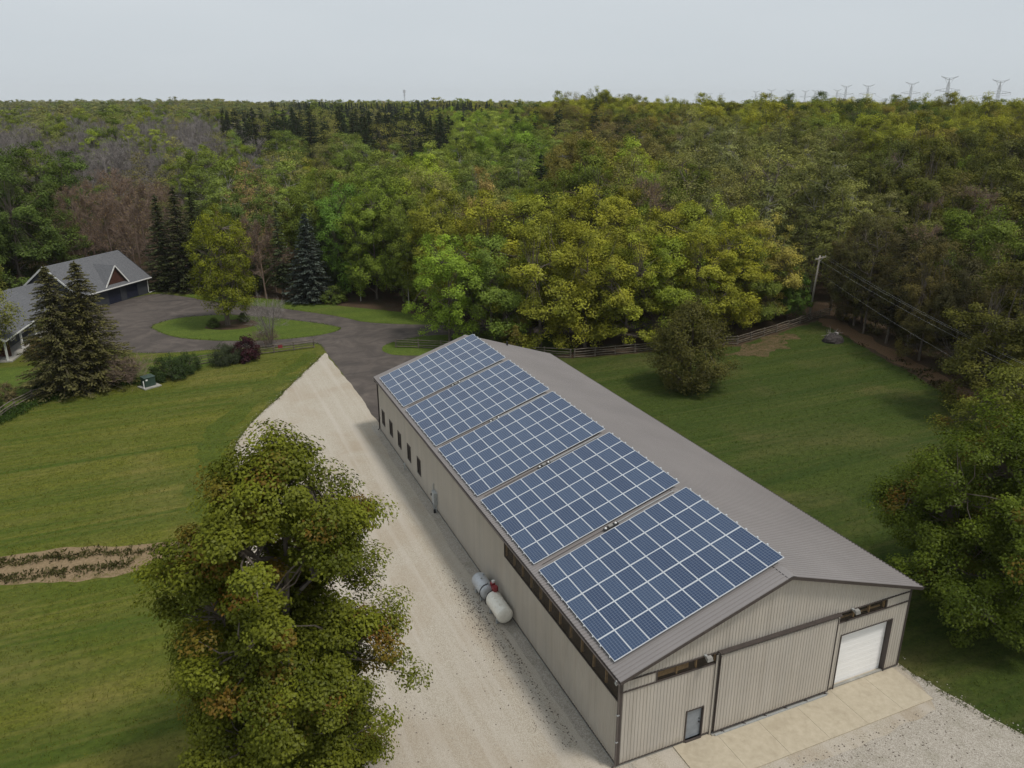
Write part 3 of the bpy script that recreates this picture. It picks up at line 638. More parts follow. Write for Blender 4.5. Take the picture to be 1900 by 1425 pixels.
# vent pipe on the right roof slope
vx = 13.4; MB().tube([(vx, 45.2, roof_z(vx) - 0.05), (vx, 45.2, roof_z(vx) + 0.42)], 0.09, 10).build('vent_pipe', M['black'], barn)

# ------------------------------------------------------------------ solar arrays (five, 10 x 5 panels each)
PX, PY = 1.010, 1.670
AX, AZ, AANG = 0.014, 5.735, 0.3271
_pv = None
def panel_meshes():
    w, h = 1.002, 1.662; bx_, by_ = 0.024, 0.035; t = 0.040
    fr = MB()
    fr.box(0, bx_, 0, h, -t, 0); fr.box(w - bx_, w, 0, h, -t, 0); fr.box(bx_, w - bx_, 0, by_, -t, 0); fr.box(bx_, w - bx_, h - by_, h, -t, 0)
    v = [(-(w / 2 - bx_), -(h / 2 - by_), 0), (w / 2 - bx_, -(h / 2 - by_), 0), (w / 2 - bx_, h / 2 - by_, 0), (-(w / 2 - bx_), h / 2 - by_, 0)]
    gl = MB().add(v + [(a, b, -0.03) for a, b, c in v], [(0, 1, 2, 3), (7, 6, 5, 4), (0, 4, 5, 1), (1, 5, 6, 2), (2, 6, 7, 3), (3, 7, 4, 0)])
    a = fr.mesh('panel_frame'); a.materials.append(M['alu']); b = gl.mesh('panel_glass'); b.materials.append(M['cells'])
    return a, b, w, h
FRM, GLS, PW, PH = panel_meshes()
ORD = ['first', 'second', 'third', 'fourth', 'fifth', 'sixth', 'seventh', 'eighth', 'ninth', 'tenth', 'eleventh', 'twelfth', 'thirteenth', 'fourteenth', 'fifteenth', 'sixteenth', 'seventeenth', 'eighteenth', 'nineteenth', 'twentieth']
AY = [0.663, 9.668, 18.62, 27.493, 36.489]
ALAB = ['solar array on the barn roof nearest the front gable', 'solar array on the barn roof, second from the front gable', 'middle one of the five solar arrays on the barn roof',
        'solar array on the barn roof, second from the far end', 'solar array at the far end of the barn roof by the driveway']
rngp = random.Random(5)
for ai, y0 in enumerate(AY):
    arr = thing('solar_array', ALAB[ai], 'solar array', (AX, y0, AZ), 0, 'solar arrays on the barn roof')
    arr.rotation_euler = (0, -AANG, 0)
    for i in range(10):
        for j in range(5):
            p = mesh_obj('solar_panel', FRM, None, arr, (i * PX, j * PY, rngp.uniform(-0.004, 0.004))); p.rotation_euler = (rngp.gauss(0, 0.0025), rngp.gauss(0, 0.0025), 0)
            mesh_obj('glass', GLS, None, p, (PW / 2, PH / 2, -0.006))
    for j in range(5):
        for q in (0.38, 1.28):
            MB().box(-0.04, 10.16, j * PY + q - 0.02, j * PY + q + 0.02, -0.095, -0.05).build('rail', M['alu'], arr)
            boxo('end_clip', M['alu'], arr, 10.098, 10.17, j * PY + q - 0.05, j * PY + q + 0.05, -0.05, 0.035)
            boxo('end_clip', M['alu'], arr, -0.06, -0.005, j * PY + q - 0.03, j * PY + q + 0.03, -0.05, 0.01)
            for xq in (0.3, 3.4, 6.6, 9.0): boxo('foot', M['alu'], arr, xq, xq + 0.06, j * PY + q - 0.03, j * PY + q + 0.03, -0.24 - xq * 0.003, -0.095)
    if ai > 0:                                   # small combiner between neighbouring arrays
        for xq in ((5.0,)):
            cb = thing('cable_junction', 'small black and white cable junction in the gap before the %s solar array' % ORD[ai], 'junction box', (AX + xq * math.cos(AANG), y0 - 0.33, AZ + xq * math.sin(AANG) - 0.06), 0, 'junctions between the solar arrays')
            cb.rotation_euler = (0, -AANG, 0)
            boxo('base', M['black'], cb, -0.48, 0.48, -0.12, 0.12, -0.07, 0.0)
            for q in (-0.34, 0.34): MB().tube([(q, 0, 0.0), (q, 0, 0.06)], [0.08, 0.06], 10).build('cap', M['white_trim'], cb, smooth=True)
            boxo('cover', M['flood'], cb, -0.13, 0.13, -0.10, 0.10, 0.0, 0.08)
            MB().tube([(0.48, 0, 0.0), (2.4, 0.02, 0.0), (4.4, 0, 0.0)], 0.025, 6).build('conduit', M['galv'], cb)
            MB().tube([(-0.48, 0, 0.0), (-2.4, 0.02, 0.0), (-4.6, 0, 0.0)], 0.02, 6).build('conduit', M['trim'], cb)

# ------------------------------------------------------------------ things along the barn's left wall
def tank(label, y0, y1, x, rad, mat, name='fuel_tank'):
    t = thing(name, label, 'tank', (x, (y0 + y1) / 2, 0), 0, 'fuel tanks beside the barn'); h = (y1 - y0) / 2; zc = rad + 0.22
    n = 28; prof = [(-h - 0.13, 0.02), (-h - 0.12, rad * 0.45), (-h - 0.08, rad * 0.78), (-h - 0.015, rad * 0.97), (-h + 0.03, rad), (h - 0.03, rad), (h + 0.015, rad * 0.97), (h + 0.08, rad * 0.78), (h + 0.12, rad * 0.45), (h + 0.13, 0.02)]
    MB().tube([(0, a, zc) for a, r in prof], [r for a, r in prof], n).build('shell', mat, t, smooth=True)
    for q in (-h * 0.55, h * 0.55): MB().box(-rad * 0.8, rad * 0.8, q - 0.07, q + 0.07, 0.0, 0.32).build('skid', M['galv'], t)
    for q in (-h + 0.02, h - 0.02):
        MB().tube([(0, q - 0.012, zc), (0, q + 0.012, zc)], [rad + 0.006, rad + 0.006], n, cap=False).build('weld_band', mat, t, smooth=True)
    return t, zc, h
t1, zc, h = tank('grey silver steel fuel tank behind the cream tank', 14.95, 16.65, -0.72, 0.50, M['tank_silver'])
pts = [(0.1, -h + 0.3, zc + 0.52)] + [(0.52 * math.cos(a), -h + 0.18, zc + 0.54 * math.sin(a)) for a in np.linspace(1.3, 4.4, 9)] + [(-0.2, -h - 0.2, zc - 0.35), (0.3, -h - 0.16, zc - 0.1)]
MB().tube(pts, 0.03, 6).build('hose', M['black'], t1, smooth=True)
for x, y, r_ in ((0.15, -h + 0.15, 0.09), (0.2, h - 0.35, 0.06), (-0.1, 0.1, 0.05)): MB().tube([(x, y, zc + 0.46), (x, y, zc + 0.58)], r_, 10).build('filler_cap', M['galv'], t1)
pm = MB(); pm.box(0.18, 0.46, -h - 0.10, -h + 0.16, zc + 0.36, zc + 0.66); pm.build('pump', M['red'], t1)
MB().tube([(0.36, -h + 0.02, zc + 0.60), (0.36, -h + 0.02, zc + 0.80)], [0.10, 0.11], 10).build('pump_head', M['white_trim'], t1)
t2, zc, h = tank('cream painted fuel tank with red pump, nearer the barn front', 12.25, 14.25, -0.66, 0.52, M['tank_cream'])
MB().tube([(0.12, h - 0.05, zc + 0.50), (0.12, h - 0.05, zc + 0.82)], [0.13, 0.14], 12).build('pump', M['red'], t2)
MB().box(0.0, 0.34, h + 0.0, h + 0.26, zc + 0.32, zc + 0.74).build('pump_body', M['red'], t2)
MB().tube([(0.3, h + 0.1, zc + 0.5), (0.1, h + 0.1, zc + 0.58), (-0.35, h + 0.02, zc + 0.42), (-0.58, h - 0.08, zc), (-0.45, h + 0.1, zc - 0.4)], 0.03, 6).build('hose', M['black'], t2, smooth=True)
for x, y, r_ in ((0.1, h - 0.42, 0.07), (-0.12, 0.3, 0.10), (0.12, -0.05, 0.045), (-0.2, -0.1, 0.04), (-0.12, -0.45, 0.09)): MB().tube([(x, y, zc + 0.42), (x, y, zc + 0.535)], r_, 10).build('filler_cap', M['tank_cream'], t2)
# electric meter cabinet
mtr = thing('meter_cabinet', 'grey electrical meter cabinet with conduits on the barn side wall', 'meter', (0, 27.9, 0))
boxo('cabinet', M['galv'], mtr, -0.30, -0.03, -0.50, 0.10, 0.75, 1.75); boxo('door', M['galv'], mtr, -0.318, -0.301, -0.46, 0.06, 0.80, 1.70)
boxo('switch_box', M['galv'], mtr, -0.20, -0.03, 0.20, 0.52, 0.95, 1.60)
MB().tube([(-0.20, 0.36, 1.30), (-0.30, 0.36, 1.30)], 0.11, 14).build('meter_dial', M['glass'], mtr)
for y in (-0.35, 0.0, 0.36): MB().tube([(-0.11, y, 0.05), (-0.11, y, 0.95)], 0.045, 8).build('conduit', M['galv'], mtr)
MB().tube([(-0.10, 0.36, 1.6), (-0.10, 0.36, 2.1), (-0.10, 0.2, 2.25)], 0.04, 8).build('conduit', M['galv'], mtr)
MB().tube([(-0.25, -0.35, 0.02), (-0.25, -0.35, 0.30)], 0.09, 10).build('ground_stub', M['black'], mtr)
hyd = thing('wall_hydrant', 'small frost hydrant at the foot of the barn wall', 'hydrant', (-0.30, 35.9, 0))
MB().tube([(0, 0, 0), (0, 0, 0.6), (-0.1, 0, 0.66)], 0.03, 8).build('pipe', M['galv'], hyd); boxo('head', M['galv'], hyd, -0.06, 0.06, -0.05, 0.05, 0.55, 0.72)

# ------------------------------------------------------------------ house and garage at the far left
gar = thing('garage', 'two-bay garage with grey shingle roof and red dormer gable', 'garage', (-20.63, 120.4, 0), R(50))
GX0, GX1, GD, GE, GH = -15.5, 0.0, 12.0, 2.7, 7.0
GS = (GH - GE) / (GD / 2)
DOORS = ((-9.35, -6.75), (-5.45, -2.85))
g = MB(); x0 = GX0 + 0.3; x1 = -0.6
cuts = [x0, DOORS[0][0], DOORS[0][1], DOORS[1][0], DOORS[1][1], x1]
for i in range(5):
    if i % 2 == 0: g.box(cuts[i], cuts[i + 1], 0.5, 0.7, 0, 2.95)
    else: g.box(cuts[i], cuts[i + 1], 0.5, 0.7, 2.25, 2.95)
g.build('front_wall', M['slate_wall'], gar)
zt = lambda y: GE + min(y, GD - y) * GS - 0.12
for nm, xa, xb in (('gable_wall', x0, x0 + 0.2), ('gable_wall', x1 - 0.2, x1)):
    v = [(x, y, z) for x in (xa, xb) for y, z in ((0.701, 0), (GD - 0.5, 0), (GD - 0.5, zt(GD - 0.5)), (GD / 2, zt(GD / 2)), (0.701, zt(0.701)))]
    MB().add(v, [(4, 3, 2, 1, 0), (5, 6, 7, 8, 9), (0, 1, 6, 5), (1, 2, 7, 6), (2, 3, 8, 7), (3, 4, 9, 8), (4, 0, 5, 9)]).build(nm, M['slate_wall'], gar)
MB().box(x0, x1, GD - 0.7, GD - 0.5, 0, zt(GD - 0.5)).build('back_wall', M['slate_wall'], gar)
for a, b in DOORS:
    dr = MB().box(a, b, 0.60, 0.66, 0.02, 2.25).build('garage_door', M['navy'], gar)
    for k in range(4): boxo('door_section', M['navy'], dr, a + 0.04, b - 0.04, 0.585, 0.601, 0.06 + k * 0.55, 0.56 + k * 0.55)
def shingle_roof(name, parent, x0, x1, D, e, h, over=0.0, course=0.28, y0=0.0):
    """two slopes of lapped shingle courses"""
    out = []
    for sd in (0, 1):
        mb = MB(); run = D / 2; n = max(3, int(math.hypot(run, h - e) / course))
        for k in range(n):
            t0, t1 = k / n, (k + 1) / n
            ya, yb = (t0 * run, t1 * run) if sd == 0 else (D - t0 * run, D - t1 * run)
            za, zb = e + (h - e) * t0 + 0.035, e + (h - e) * t1 + 0.008
            v = [(x0, y0 + ya, za), (x1, y0 + ya, za), (x1, y0 + yb, zb), (x0, y0 + yb, zb), (x0, y0 + ya, za - 0.10), (x1, y0 + ya, za - 0.10), (x1, y0 + yb, zb - 0.10), (x0, y0 + yb, zb - 0.10)]
            mb.add(v, [(0, 1, 2, 3), (7, 6, 5, 4), (0, 4, 5, 1), (1, 5, 6, 2), (2, 6, 7, 3), (3, 7, 4, 0)])
        out.append(mb.build(name, M['shingle'], parent))
    return out
rf = shingle_roof('roof', gar, GX0, GX1, GD, GE, GH)
for x, mq in ((GX0 - 0.03, 'white_trim'), (GX1 + 0.03, 'slate_wall')):
    for ya, yb in ((0, GD / 2), (GD, GD / 2)): MB().bar((x, ya, GE - 0.06), (x, yb, GH - 0.06), 0.05, 0.24).build('rake_board', M[mq], gar)
boxo('gutter', M['white_trim'], gar, GX0, GX1 + 0.05, -0.13, -0.003, GE - 0.14, GE)
MB().tube([(-0.3, -0.06, GE - 0.12), (-0.5, 0.4, GE - 0.4), (-0.55, 0.44, 0.3), (-0.5, 0.3, 0.12), (3.2, 0.9, 0.08)], 0.055, 7).build('downspout', M['white_trim'], gar)
# dormer
dx0, dx1, dap, dz0 = -9.75, -4.75, 6.05, 3.0
dy = 0.55; dm = (dx0 + dx1) / 2
dorm = MB().add([(dx0 + 0.3, dy, GE + dy * GS), (dx1 - 0.3, dy, GE + dy * GS), (dm, dy, dap - 0.3), (dm, (dap - 0.3 - GE) / GS, dap - 0.3)], [(0, 1, 2), (1, 3, 2), (0, 2, 3)]).build('dormer', M['red_shake'], gar)
ybk = (dap - GE) / GS
for sx, xe in ((-1, dx0), (1, dx1)):
    yb0 = 0.28; v = [(xe, yb0, dz0 - 0.06), (dm, yb0, dap), (dm, ybk, dap), (xe, (dz0 - 0.06 - GE) / GS + 0.05, dz0 - 0.06)]
    MB().add(v + [(a, b, c - 0.1) for a, b, c in v], [(0, 1, 2, 3), (7, 6, 5, 4), (0, 4, 5, 1), (3, 2, 6, 7), (0, 3, 7, 4)]).build('dormer_roof', M['shingle'], dorm)
    MB().bar((xe, yb0 - 0.03, dz0 - 0.12), (dm, yb0 - 0.03, dap - 0.06), 0.05, 0.20).build('dormer_rake', M['white_trim'], dorm)
for k in range(5):
    zz = GE + dy * GS + 0.15 + k * 0.42; hw = (dx1 - dx0 - 0.6) / 2 * (1 - (zz - GE - dy * GS) / (dap - 0.3 - GE - dy * GS))
    boxo('cladding_board', M['red_shake'], dorm, dm - hw + 0.12, dm + hw - 0.12, dy - 0.03, dy - 0.002, zz, zz + 0.05)
# lower wing joining garage and house
lw = thing('breezeway', 'low grey-roofed breezeway joining garage and house', 'breezeway', (-20.63, 120.4, 0), R(50))
shingle_roof('roof', lw, -27.0, -15.25, 9.6, 2.7, 4.5, y0=2.9)
boxo('wall', M['slate_wall'], lw, -26.6, -15.25, 3.5, 11.9, 0, 2.72)
for x in (-24.5, -21.5, -18.5):
    w_ = boxo('window', M['white_trim'], lw, x, x + 1.3, 3.43, 3.499, 0.9, 2.2); boxo('pane', M['glass'], w_, x + 0.1, x + 1.2, 3.40, 3.43, 1.0, 2.1)
# house wing with porch
hs = thing('house', 'grey-roofed house wing with white-posted porch at the left edge', 'house', (-37.0, 85.1, 0), R(-11.5))
def cross_roof(parent, Wd, Ln, e, h):
    for sd in (-1, 1):
        mb = MB(); n = 16
        for k in range(n):
            t0, t1 = k / n, (k + 1) / n; xa, xb = (-t0 * Wd / 2, -t1 * Wd / 2) if sd > 0 else (-Wd + t0 * Wd / 2, -Wd + t1 * Wd / 2)
            za, zb = e + (h - e) * t0 + 0.035, e + (h - e) * t1 + 0.008
            v = [(xa, 0, za), (xa, Ln, za), (xb, Ln, zb), (xb, 0, zb), (xa, 0, za - 0.1), (xa, Ln, za - 0.1), (xb, Ln, zb - 0.1), (xb, 0, zb - 0.1)]
            mb.add(v, [(0, 1, 2, 3), (7, 6, 5, 4), (0, 4, 5, 1), (1, 5, 6, 2), (2, 6, 7, 3), (3, 7, 4, 0)])
        mb.build('roof', M['shingle'], parent)
        xe = 0 if sd > 0 else -Wd
        MB().bar((xe, -0.03, e - 0.05), (-Wd / 2, -0.03, h - 0.05), 0.05, 0.22).build('rake_board', M['white_trim'], parent)
cross_roof(hs, 10.0, 17.0, 2.8, 5.9)
boxo('fascia', M['white_trim'], hs, 0.0, 0.06, 0.0, 17.0, 2.68, 2.84)
boxo('wall', M['slate_wall'], hs, -9.4, -2.2, 2.4, 16.6, 0.0, 2.75); boxo('porch_floor', M['porch'], hs, -9.2, 0.2, 0.2, 17.0, 0.0, 0.18)
MB().add([(-9.4, 2.4, 2.75), (-0.5, 2.4, 2.75), (-5, 2.4, 5.5)], [(0, 1, 2), (2, 1, 0)]).build('gable_wall', M['slate_wall'], hs)
dd = boxo('front_door', M['red_shake'], hs, -2.2, -2.14, 4.0, 5.0, 0.2, 2.3); boxo('handle', M['galv'], dd, -2.139, -2.08, 4.1, 4.16, 1.1, 1.2)
boxo('red_wall_panel', M['red_shake'], hs, -2.1, -0.6, 2.3, 2.39, 0.2, 2.6)
for y in (0.35, 5.5, 10.5, 16.2): boxo('porch_post', M['white_trim'], hs, -0.45, -0.25, y, y + 0.2, 0.18, 2.72)
boxo('porch_beam', M['white_trim'], hs, -0.46, -0.24, 0.3, 16.9, 2.55, 2.66)
for y in (7.0, 10.0, 13.5):
    w_ = boxo('window', M['white_trim'], hs, -2.199, -2.13, y, y + 1.4, 0.9, 2.3); boxo('pane', M['glass'], w_, -2.129, -2.11, y + 0.1, y + 1.3, 1.0, 2.2)

# ------------------------------------------------------------------ split-rail fences
def fence(label, pts, rails=4, height=1.15, span=3.0, group=None, seed=1, zig=0.0):
    rg = random.Random(seed); P = []
    for i in range(len(pts) - 1):
        a = Vector((*pts[i], 0)); b = Vector((*pts[i + 1], 0)); k = max(1, round((b - a).length / span))
        for j in range(k): P.append(a.lerp(b, j / k))
    P.append(Vector((*pts[-1], 0)))
    if zig:
        for i in range(1, len(P) - 1): 
            d = (P[i + 1] - P[i - 1]).normalized(); P[i] += Vector((-d.y, d.x, 0)) * (zig if i % 2 else -zig)
    f = thing('rail_fence', label, 'fence', tuple(P[0]), 0, 'split-rail fences'); o = P[0]
    for p in P:
        q = p - o; MB().tube([(q.x, q.y, -0.1), (q.x + rg.uniform(-.02, .02), q.y, height * 0.5), (q.x + rg.uniform(-.04, .04), q.y + rg.uniform(-.04, .04), height + rg.uniform(0, 0.12))], [0.085, 0.08, 0.07], 6).build('post', M['rail'], f)
    for i in range(len(P) - 1):
        a, b = P[i] - o, P[i + 1] - o; d = (b - a).normalized()
        for k in range(rails):
            z = 0.16 + k * (height - 0.22) / (rails - 1); s = rg.uniform(-0.05, 0.05); off = Vector((-d.y, d.x, 0)) * (0.05 if (i + k) % 2 else -0.05)
            p0 = a - d * 0.15 + off + Vector((0, 0, z + rg.uniform(-.04, .04))); p1 = b + d * 0.15 + off + Vector((0, 0, z + rg.uniform(-.04, .04)))
            mid = p0.lerp(p1, 0.5) + Vector((0, 0, s)); MB().tube([p0, mid, p1], [0.055, 0.065, 0.05], 5).build('rail', M['rail'], f)
    return f
fence('weathered split-rail fence curving round the garden bed at left edge', [(-43, 55), (-35.0, 63.8), (-32.7, 69.0), (-24.9, 72.0)], seed=2, zig=0.1)
fence('short split-rail fence between purple shrub and driveway, with red reflector', [(-19.5, 73.6), (-13.5, 75.2), (-8.8, 76.1), (-1.1, 76.6)], seed=3)
fence('split-rail fence starting on the grass tongue behind the barn', [(8.9, 72.3), (14.2, 69.4), (20, 65.2), (28.0, 59.2)], seed=4)
fence('dark split-rail fence along the front of the maple grove', [(28.5, 59.0), (36.7, 57.9), (44, 56.9), (51.2, 55.6), (60, 58.2), (69.3, 61.4), (74, 62.6)], seed=5)
rd = thing('reflector', 'small red marker hung on the short fence by the driveway', 'marker', (-5.4, 76.28, 0.55)); boxo('plate', M['red'], rd, -0.28, 0.28, -0.03, 0.0, 0.0, 0.42); boxo('stripe', M['red'], rd, -0.2, 0.2, -0.045, -0.031, 0.12, 0.3)
# transformer box on its pad
tb = thing('transformer', 'dark green transformer box on pale pad beside the fence', 'transformer', (-21.0, 68.6, 0), R(28))
boxo('pad', M['conc'], tb, -1.0, 1.0, -0.9, 0.8, 0.0, 0.12); boxo('cabinet', M['green_box'], tb, -0.62, 0.62, -0.35, 0.6, 0.12, 1.18)
MB().add([(-0.66, -0.42, 1.18), (0.66, -0.42, 1.18), (0.66, 0.64, 1.26), (-0.66, 0.64, 1.26), (-0.66, -0.42, 1.14), (0.66, -0.42, 1.14), (0.66, 0.64, 1.19), (-0.66, 0.64, 1.19)], [(0, 1, 2, 3), (7, 6, 5, 4), (0, 4, 5, 1), (1, 5, 6, 2), (2, 6, 7, 3), (3, 7, 4, 0)]).build('lid', M['green_box'], tb)
for x in (-0.60, 0.02): boxo('door', M['green_box'], tb, x, x + 0.58, -0.37, -0.351, 0.18, 1.10)
MB().tube([(-0.85, -0.5, 0.12), (-0.85, -0.5, 0.95)], 0.06, 8).build('marker_post', M['white_trim'], tb); boxo('warning_plate', M['white_trim'], tb, -0.5, -0.28, -0.385, -0.371, 0.85, 1.02)

# ------------------------------------------------------------------ utility poles and wires
def pole(label, x, y, h, lean=(0, 0), yaw=0.0, arm=1.9, z0=0.0):
    p = thing('utility_pole', label, 'utility pole', (x, y, z0), 0, 'wooden utility poles')
    lx, ly = lean; top = Vector((lx, ly, h))
    MB().tube([(0, 0, -0.3), (lx * .5, ly * .5, h * .5), tuple(top)], [0.17, 0.15, 0.12], 10).build('pole', M['polewood'], p, smooth=True)
    d = Vector((math.cos(yaw), math.sin(yaw), 0)); c = top * ((h - 0.35) / h); c2 = c + Vector((d.y, -d.x, 0)) * 0.15
    MB().bar(c2 - d * arm / 2, c2 + d * arm / 2, 0.12, 0.14).build('crossarm', M['polewood'], p)
    tips = []
    for s in (-0.47, -0.18, 0.18, 0.47):
        q = c2 + d * arm * s; MB().tube([q + Vector((0, 0, .05)), q + Vector((0, 0, .12)), q + Vector((0, 0, .22))], [0.03, 0.07, 0.04], 8).build('insulator', M['galv'], p); tips.append(Vector((x, y, z0)) + q + Vector((0, 0, .22)))
    for s in (-1, 1): MB().bar(c2 + d * arm * 0.3 * s, top * ((h - 1.0) / h), 0.04, 0.06).build('brace', M['galv'], p)
    q = top * ((h - 2.5) / h); MB().bar(q, q + d * 0.45, 0.06, 0.06).build('side_bracket', M['galv'], p)
    return tips, Vector((x, y, z0)) + q + d * 0.42, p
tp, lowa, _ = pole('leaning wooden utility pole at the corner of the right lawn', 69.6, 62.2, 9.5, (0.5, -0.15), R(20), 3.2)
tp2, lowb, _ = pole('wooden utility pole beyond the right edge of the picture', 37.0, -22.0, 9.8, (0.1, 0), R(25), 3.2)
_x, _y = CAM[0] + 168 * math.sin(YAW + 0.0615), CAM[1] + 168 * math.cos(YAW + 0.0615)
pole('small distant utility pole standing in the wood above the barn ridge', _x, _y, 20.6 - hill(_x, _y), (0.1, 0), R(-20), 2.6, z0=hill(_x, _y))
def wire(label, a, b, sag, r=0.016):
    pts = [a.lerp(b, t) - Vector((0, 0, 4 * sag * t * (1 - t))) for t in np.linspace(0, 1, 25)]
    o = MB().tube(pts, r, 4).build('overhead_wire', M['wire']); return tag(o, label, 'wire', 'overhead wires')
for i, (k, nm) in enumerate(((0, 'upper pale overhead wire running from the lawn pole crossarm, left end'), (2, 'upper pale overhead wire running from middle of the lawn pole crossarm'), (3, 'upper pale overhead wire running from the lawn pole crossarm, right end'))):
    wire(nm, tp[k], tp2[k], 1.6 + 0.15 * i, 0.005)
wire('lowest overhead wire sagging along the dark wood from the lawn pole', lowa, lowb, 2.0, 0.005)

# ------------------------------------------------------------------ lattice pylons and mast on the horizon
def pylon_mesh(h=50.0, s=1.0):
    mb = MB(); hw = lambda z: 5.2 * (1 - z / (h * 0.62)) + 1.1 if z < h * 0.62 else 1.1
    lv = [0, 8, 15, 21, 26, 30, 34, 38, 41]; t = 0.26
    lv = [q * h / 50 for q in lv]
    for sx, sy in ((-1, -1), (1, -1), (1, 1), (-1, 1)):
        for a, b in zip(lv, lv[1:]): mb.bar((sx * hw(a), sy * hw(a), a), (sx * hw(b), sy * hw(b), b), t, t)
    for a, b in zip(lv, lv[1:]):
        for s2 in (-1, 1):
            mb.bar((-hw(a), s2 * hw(a), a), (hw(b), s2 * hw(b), b), .2, .2); mb.bar((hw(a), s2 * hw(a), a), (-hw(b), s2 * hw(b), b), .2, .2)
            mb.bar((s2 * hw(a), -hw(a), a), (s2 * hw(b), hw(b), b), .2, .2)
    z = lv[-1]
    for s2 in (-1, 1):
        mb.bar((0, 0, z + 4.6), (s2 * 8.5, 0, z + 8.0), .5, .5); mb.bar((0, 0, z + 6.4), (s2 * 8.5, 0, z + 8.0), .3, .3); mb.bar((s2 * 8.5, 0, z + 8), (s2 * 8.7, 0, z + 9.0), .25, .25)
        mb.bar((s2 * .9, 0, z), (0, 0, z + 6.6), .4, .4); mb.bar((s2 * 1.0, 0, z + .2), (s2 * 4.5, 0, z + 6.3), .25, .25)
        za = 36.0 * h / 50; mb.bar((s2 * 1.2, 0, za - 1.6), (s2 * 12.6, 0, za), .5, .5); mb.bar((s2 * 1.1, 0, za + 1.8), (s2 * 12.6, 0, za), .3, .3)
        for q in (4, 7.5): mb.bar((s2 * q, 0, za - 1.1 + q * .07), (s2 * q, 0, za + 1.4 - q * .1), .2, .2)
    mb.bar((0, 0, z - 1), (0, 0, z + 3.4), .5, .5)
    me = mb.mesh('lattice'); me.materials.append(M['pylon']); return me
PYM = pylon_mesh()
INM = MB().tube([(0, 0, 0), (0, 0, -2.2)], 0.16, 5).mesh('insulator_string'); INM.materials.append(M['pylon'])
def at_bearing(px, dist, py=190):
    d = _fn + _rn * (px - 950) / FPX - _un * (py - 712.5) / FPX; k = dist / math.hypot(d[0], d[1])
    return CAM[0] + d[0] * k, CAM[1] + d[1] * k, CAM[2] + d[2] * k
PYL = [(1858, 146, 980), (1763, 140, 1000), (1693, 151, 1250), (1612, 156, 1400), (1571, 157, 1480), (1554, 165, 2000), (1513, 166, 2100), (1495, 167, 2200), (1466, 166, 1950), (1432, 165, 1900), (1403, 168, 2300), (1340, 172, 2700), (1318, 172, 2800), (1237, 175, 3200)]
PNAME = ['rightmost of the lattice pylons on the horizon', 'tallest lattice pylon on the horizon, second from right edge'] + ['lattice pylon on the skyline, %s from the right edge' % ORD[i] for i in range(2, 14)]
pyt = []
for i, (px, py, dist) in enumerate(PYL):
    x, y, zt_ = at_bearing(px, dist, py); sc = (zt_ - hill(x, y)) / 50.0; sc = max(0.8, min(1.35, sc))
    p = thing('lattice_pylon', PNAME[i], 'pylon', (x, y, zt_ - 50 * sc), R(-28), 'transmission pylons on the horizon'); p.scale = (min(sc, 1.0),) * 2 + (sc,)
    mesh_obj('lattice', PYM, None, p)
    for sx in (-12.6, -7.5, 7.5, 12.6): mesh_obj('insulator', INM, None, p, (sx, 0, 35.9))
    pyt.append(p)
def pt(p, x, z): return Vector(p.location) + Matrix.Rotation(R(-28), 3, 'Z') @ Vector((x * p.scale[0], 0, z * p.scale[2]))
far_end = [(1858, -150, 0)]
for ia, ib in ((1, 2), (0, 4), (2, 3)):
    for k, sx in enumerate((-12.6, 12.6)):
        o = MB().tube([pt(pyt[ia], sx, 33.7).lerp(pt(pyt[ib], sx, 33.7), t) - Vector((0, 0, 30 * t * (1 - t))) for t in np.linspace(0, 1, 15)], 0.11, 3).build('power_line', M['wire'])
        tag(o, 'faint transmission line from the %s to the %s pylon from right, %s side' % (ORD[ia], ORD[ib], ('left', 'right')[k]), 'power line', 'transmission lines')
x, y, mt_ = at_bearing(750, 1500, 166); zb = hill(x, y)
mast = thing('radio_mast', 'thin radio mast above the dark spruces on the horizon', 'mast', (x, y, zb)); mh = mt_ - zb
mb = MB()
for k in range(3):
    a = 2.1 * k; mb.tube([(1.1 * math.cos(a), 1.1 * math.sin(a), 0), (0.7 * math.cos(a), 0.7 * math.sin(a), mh)], 0.22, 4)
mb.build('lattice_mast', M['pylon'], mast); MB().box(-1.6, 1.6, -1.6, 1.6, mh - 6, mh - 1).build('antenna', M['pylon'], mast); MB().box(-1.3, 1.3, -1.3, 1.3, mh - 11, mh - 8.5).build('antenna', M['pylon'], mast)

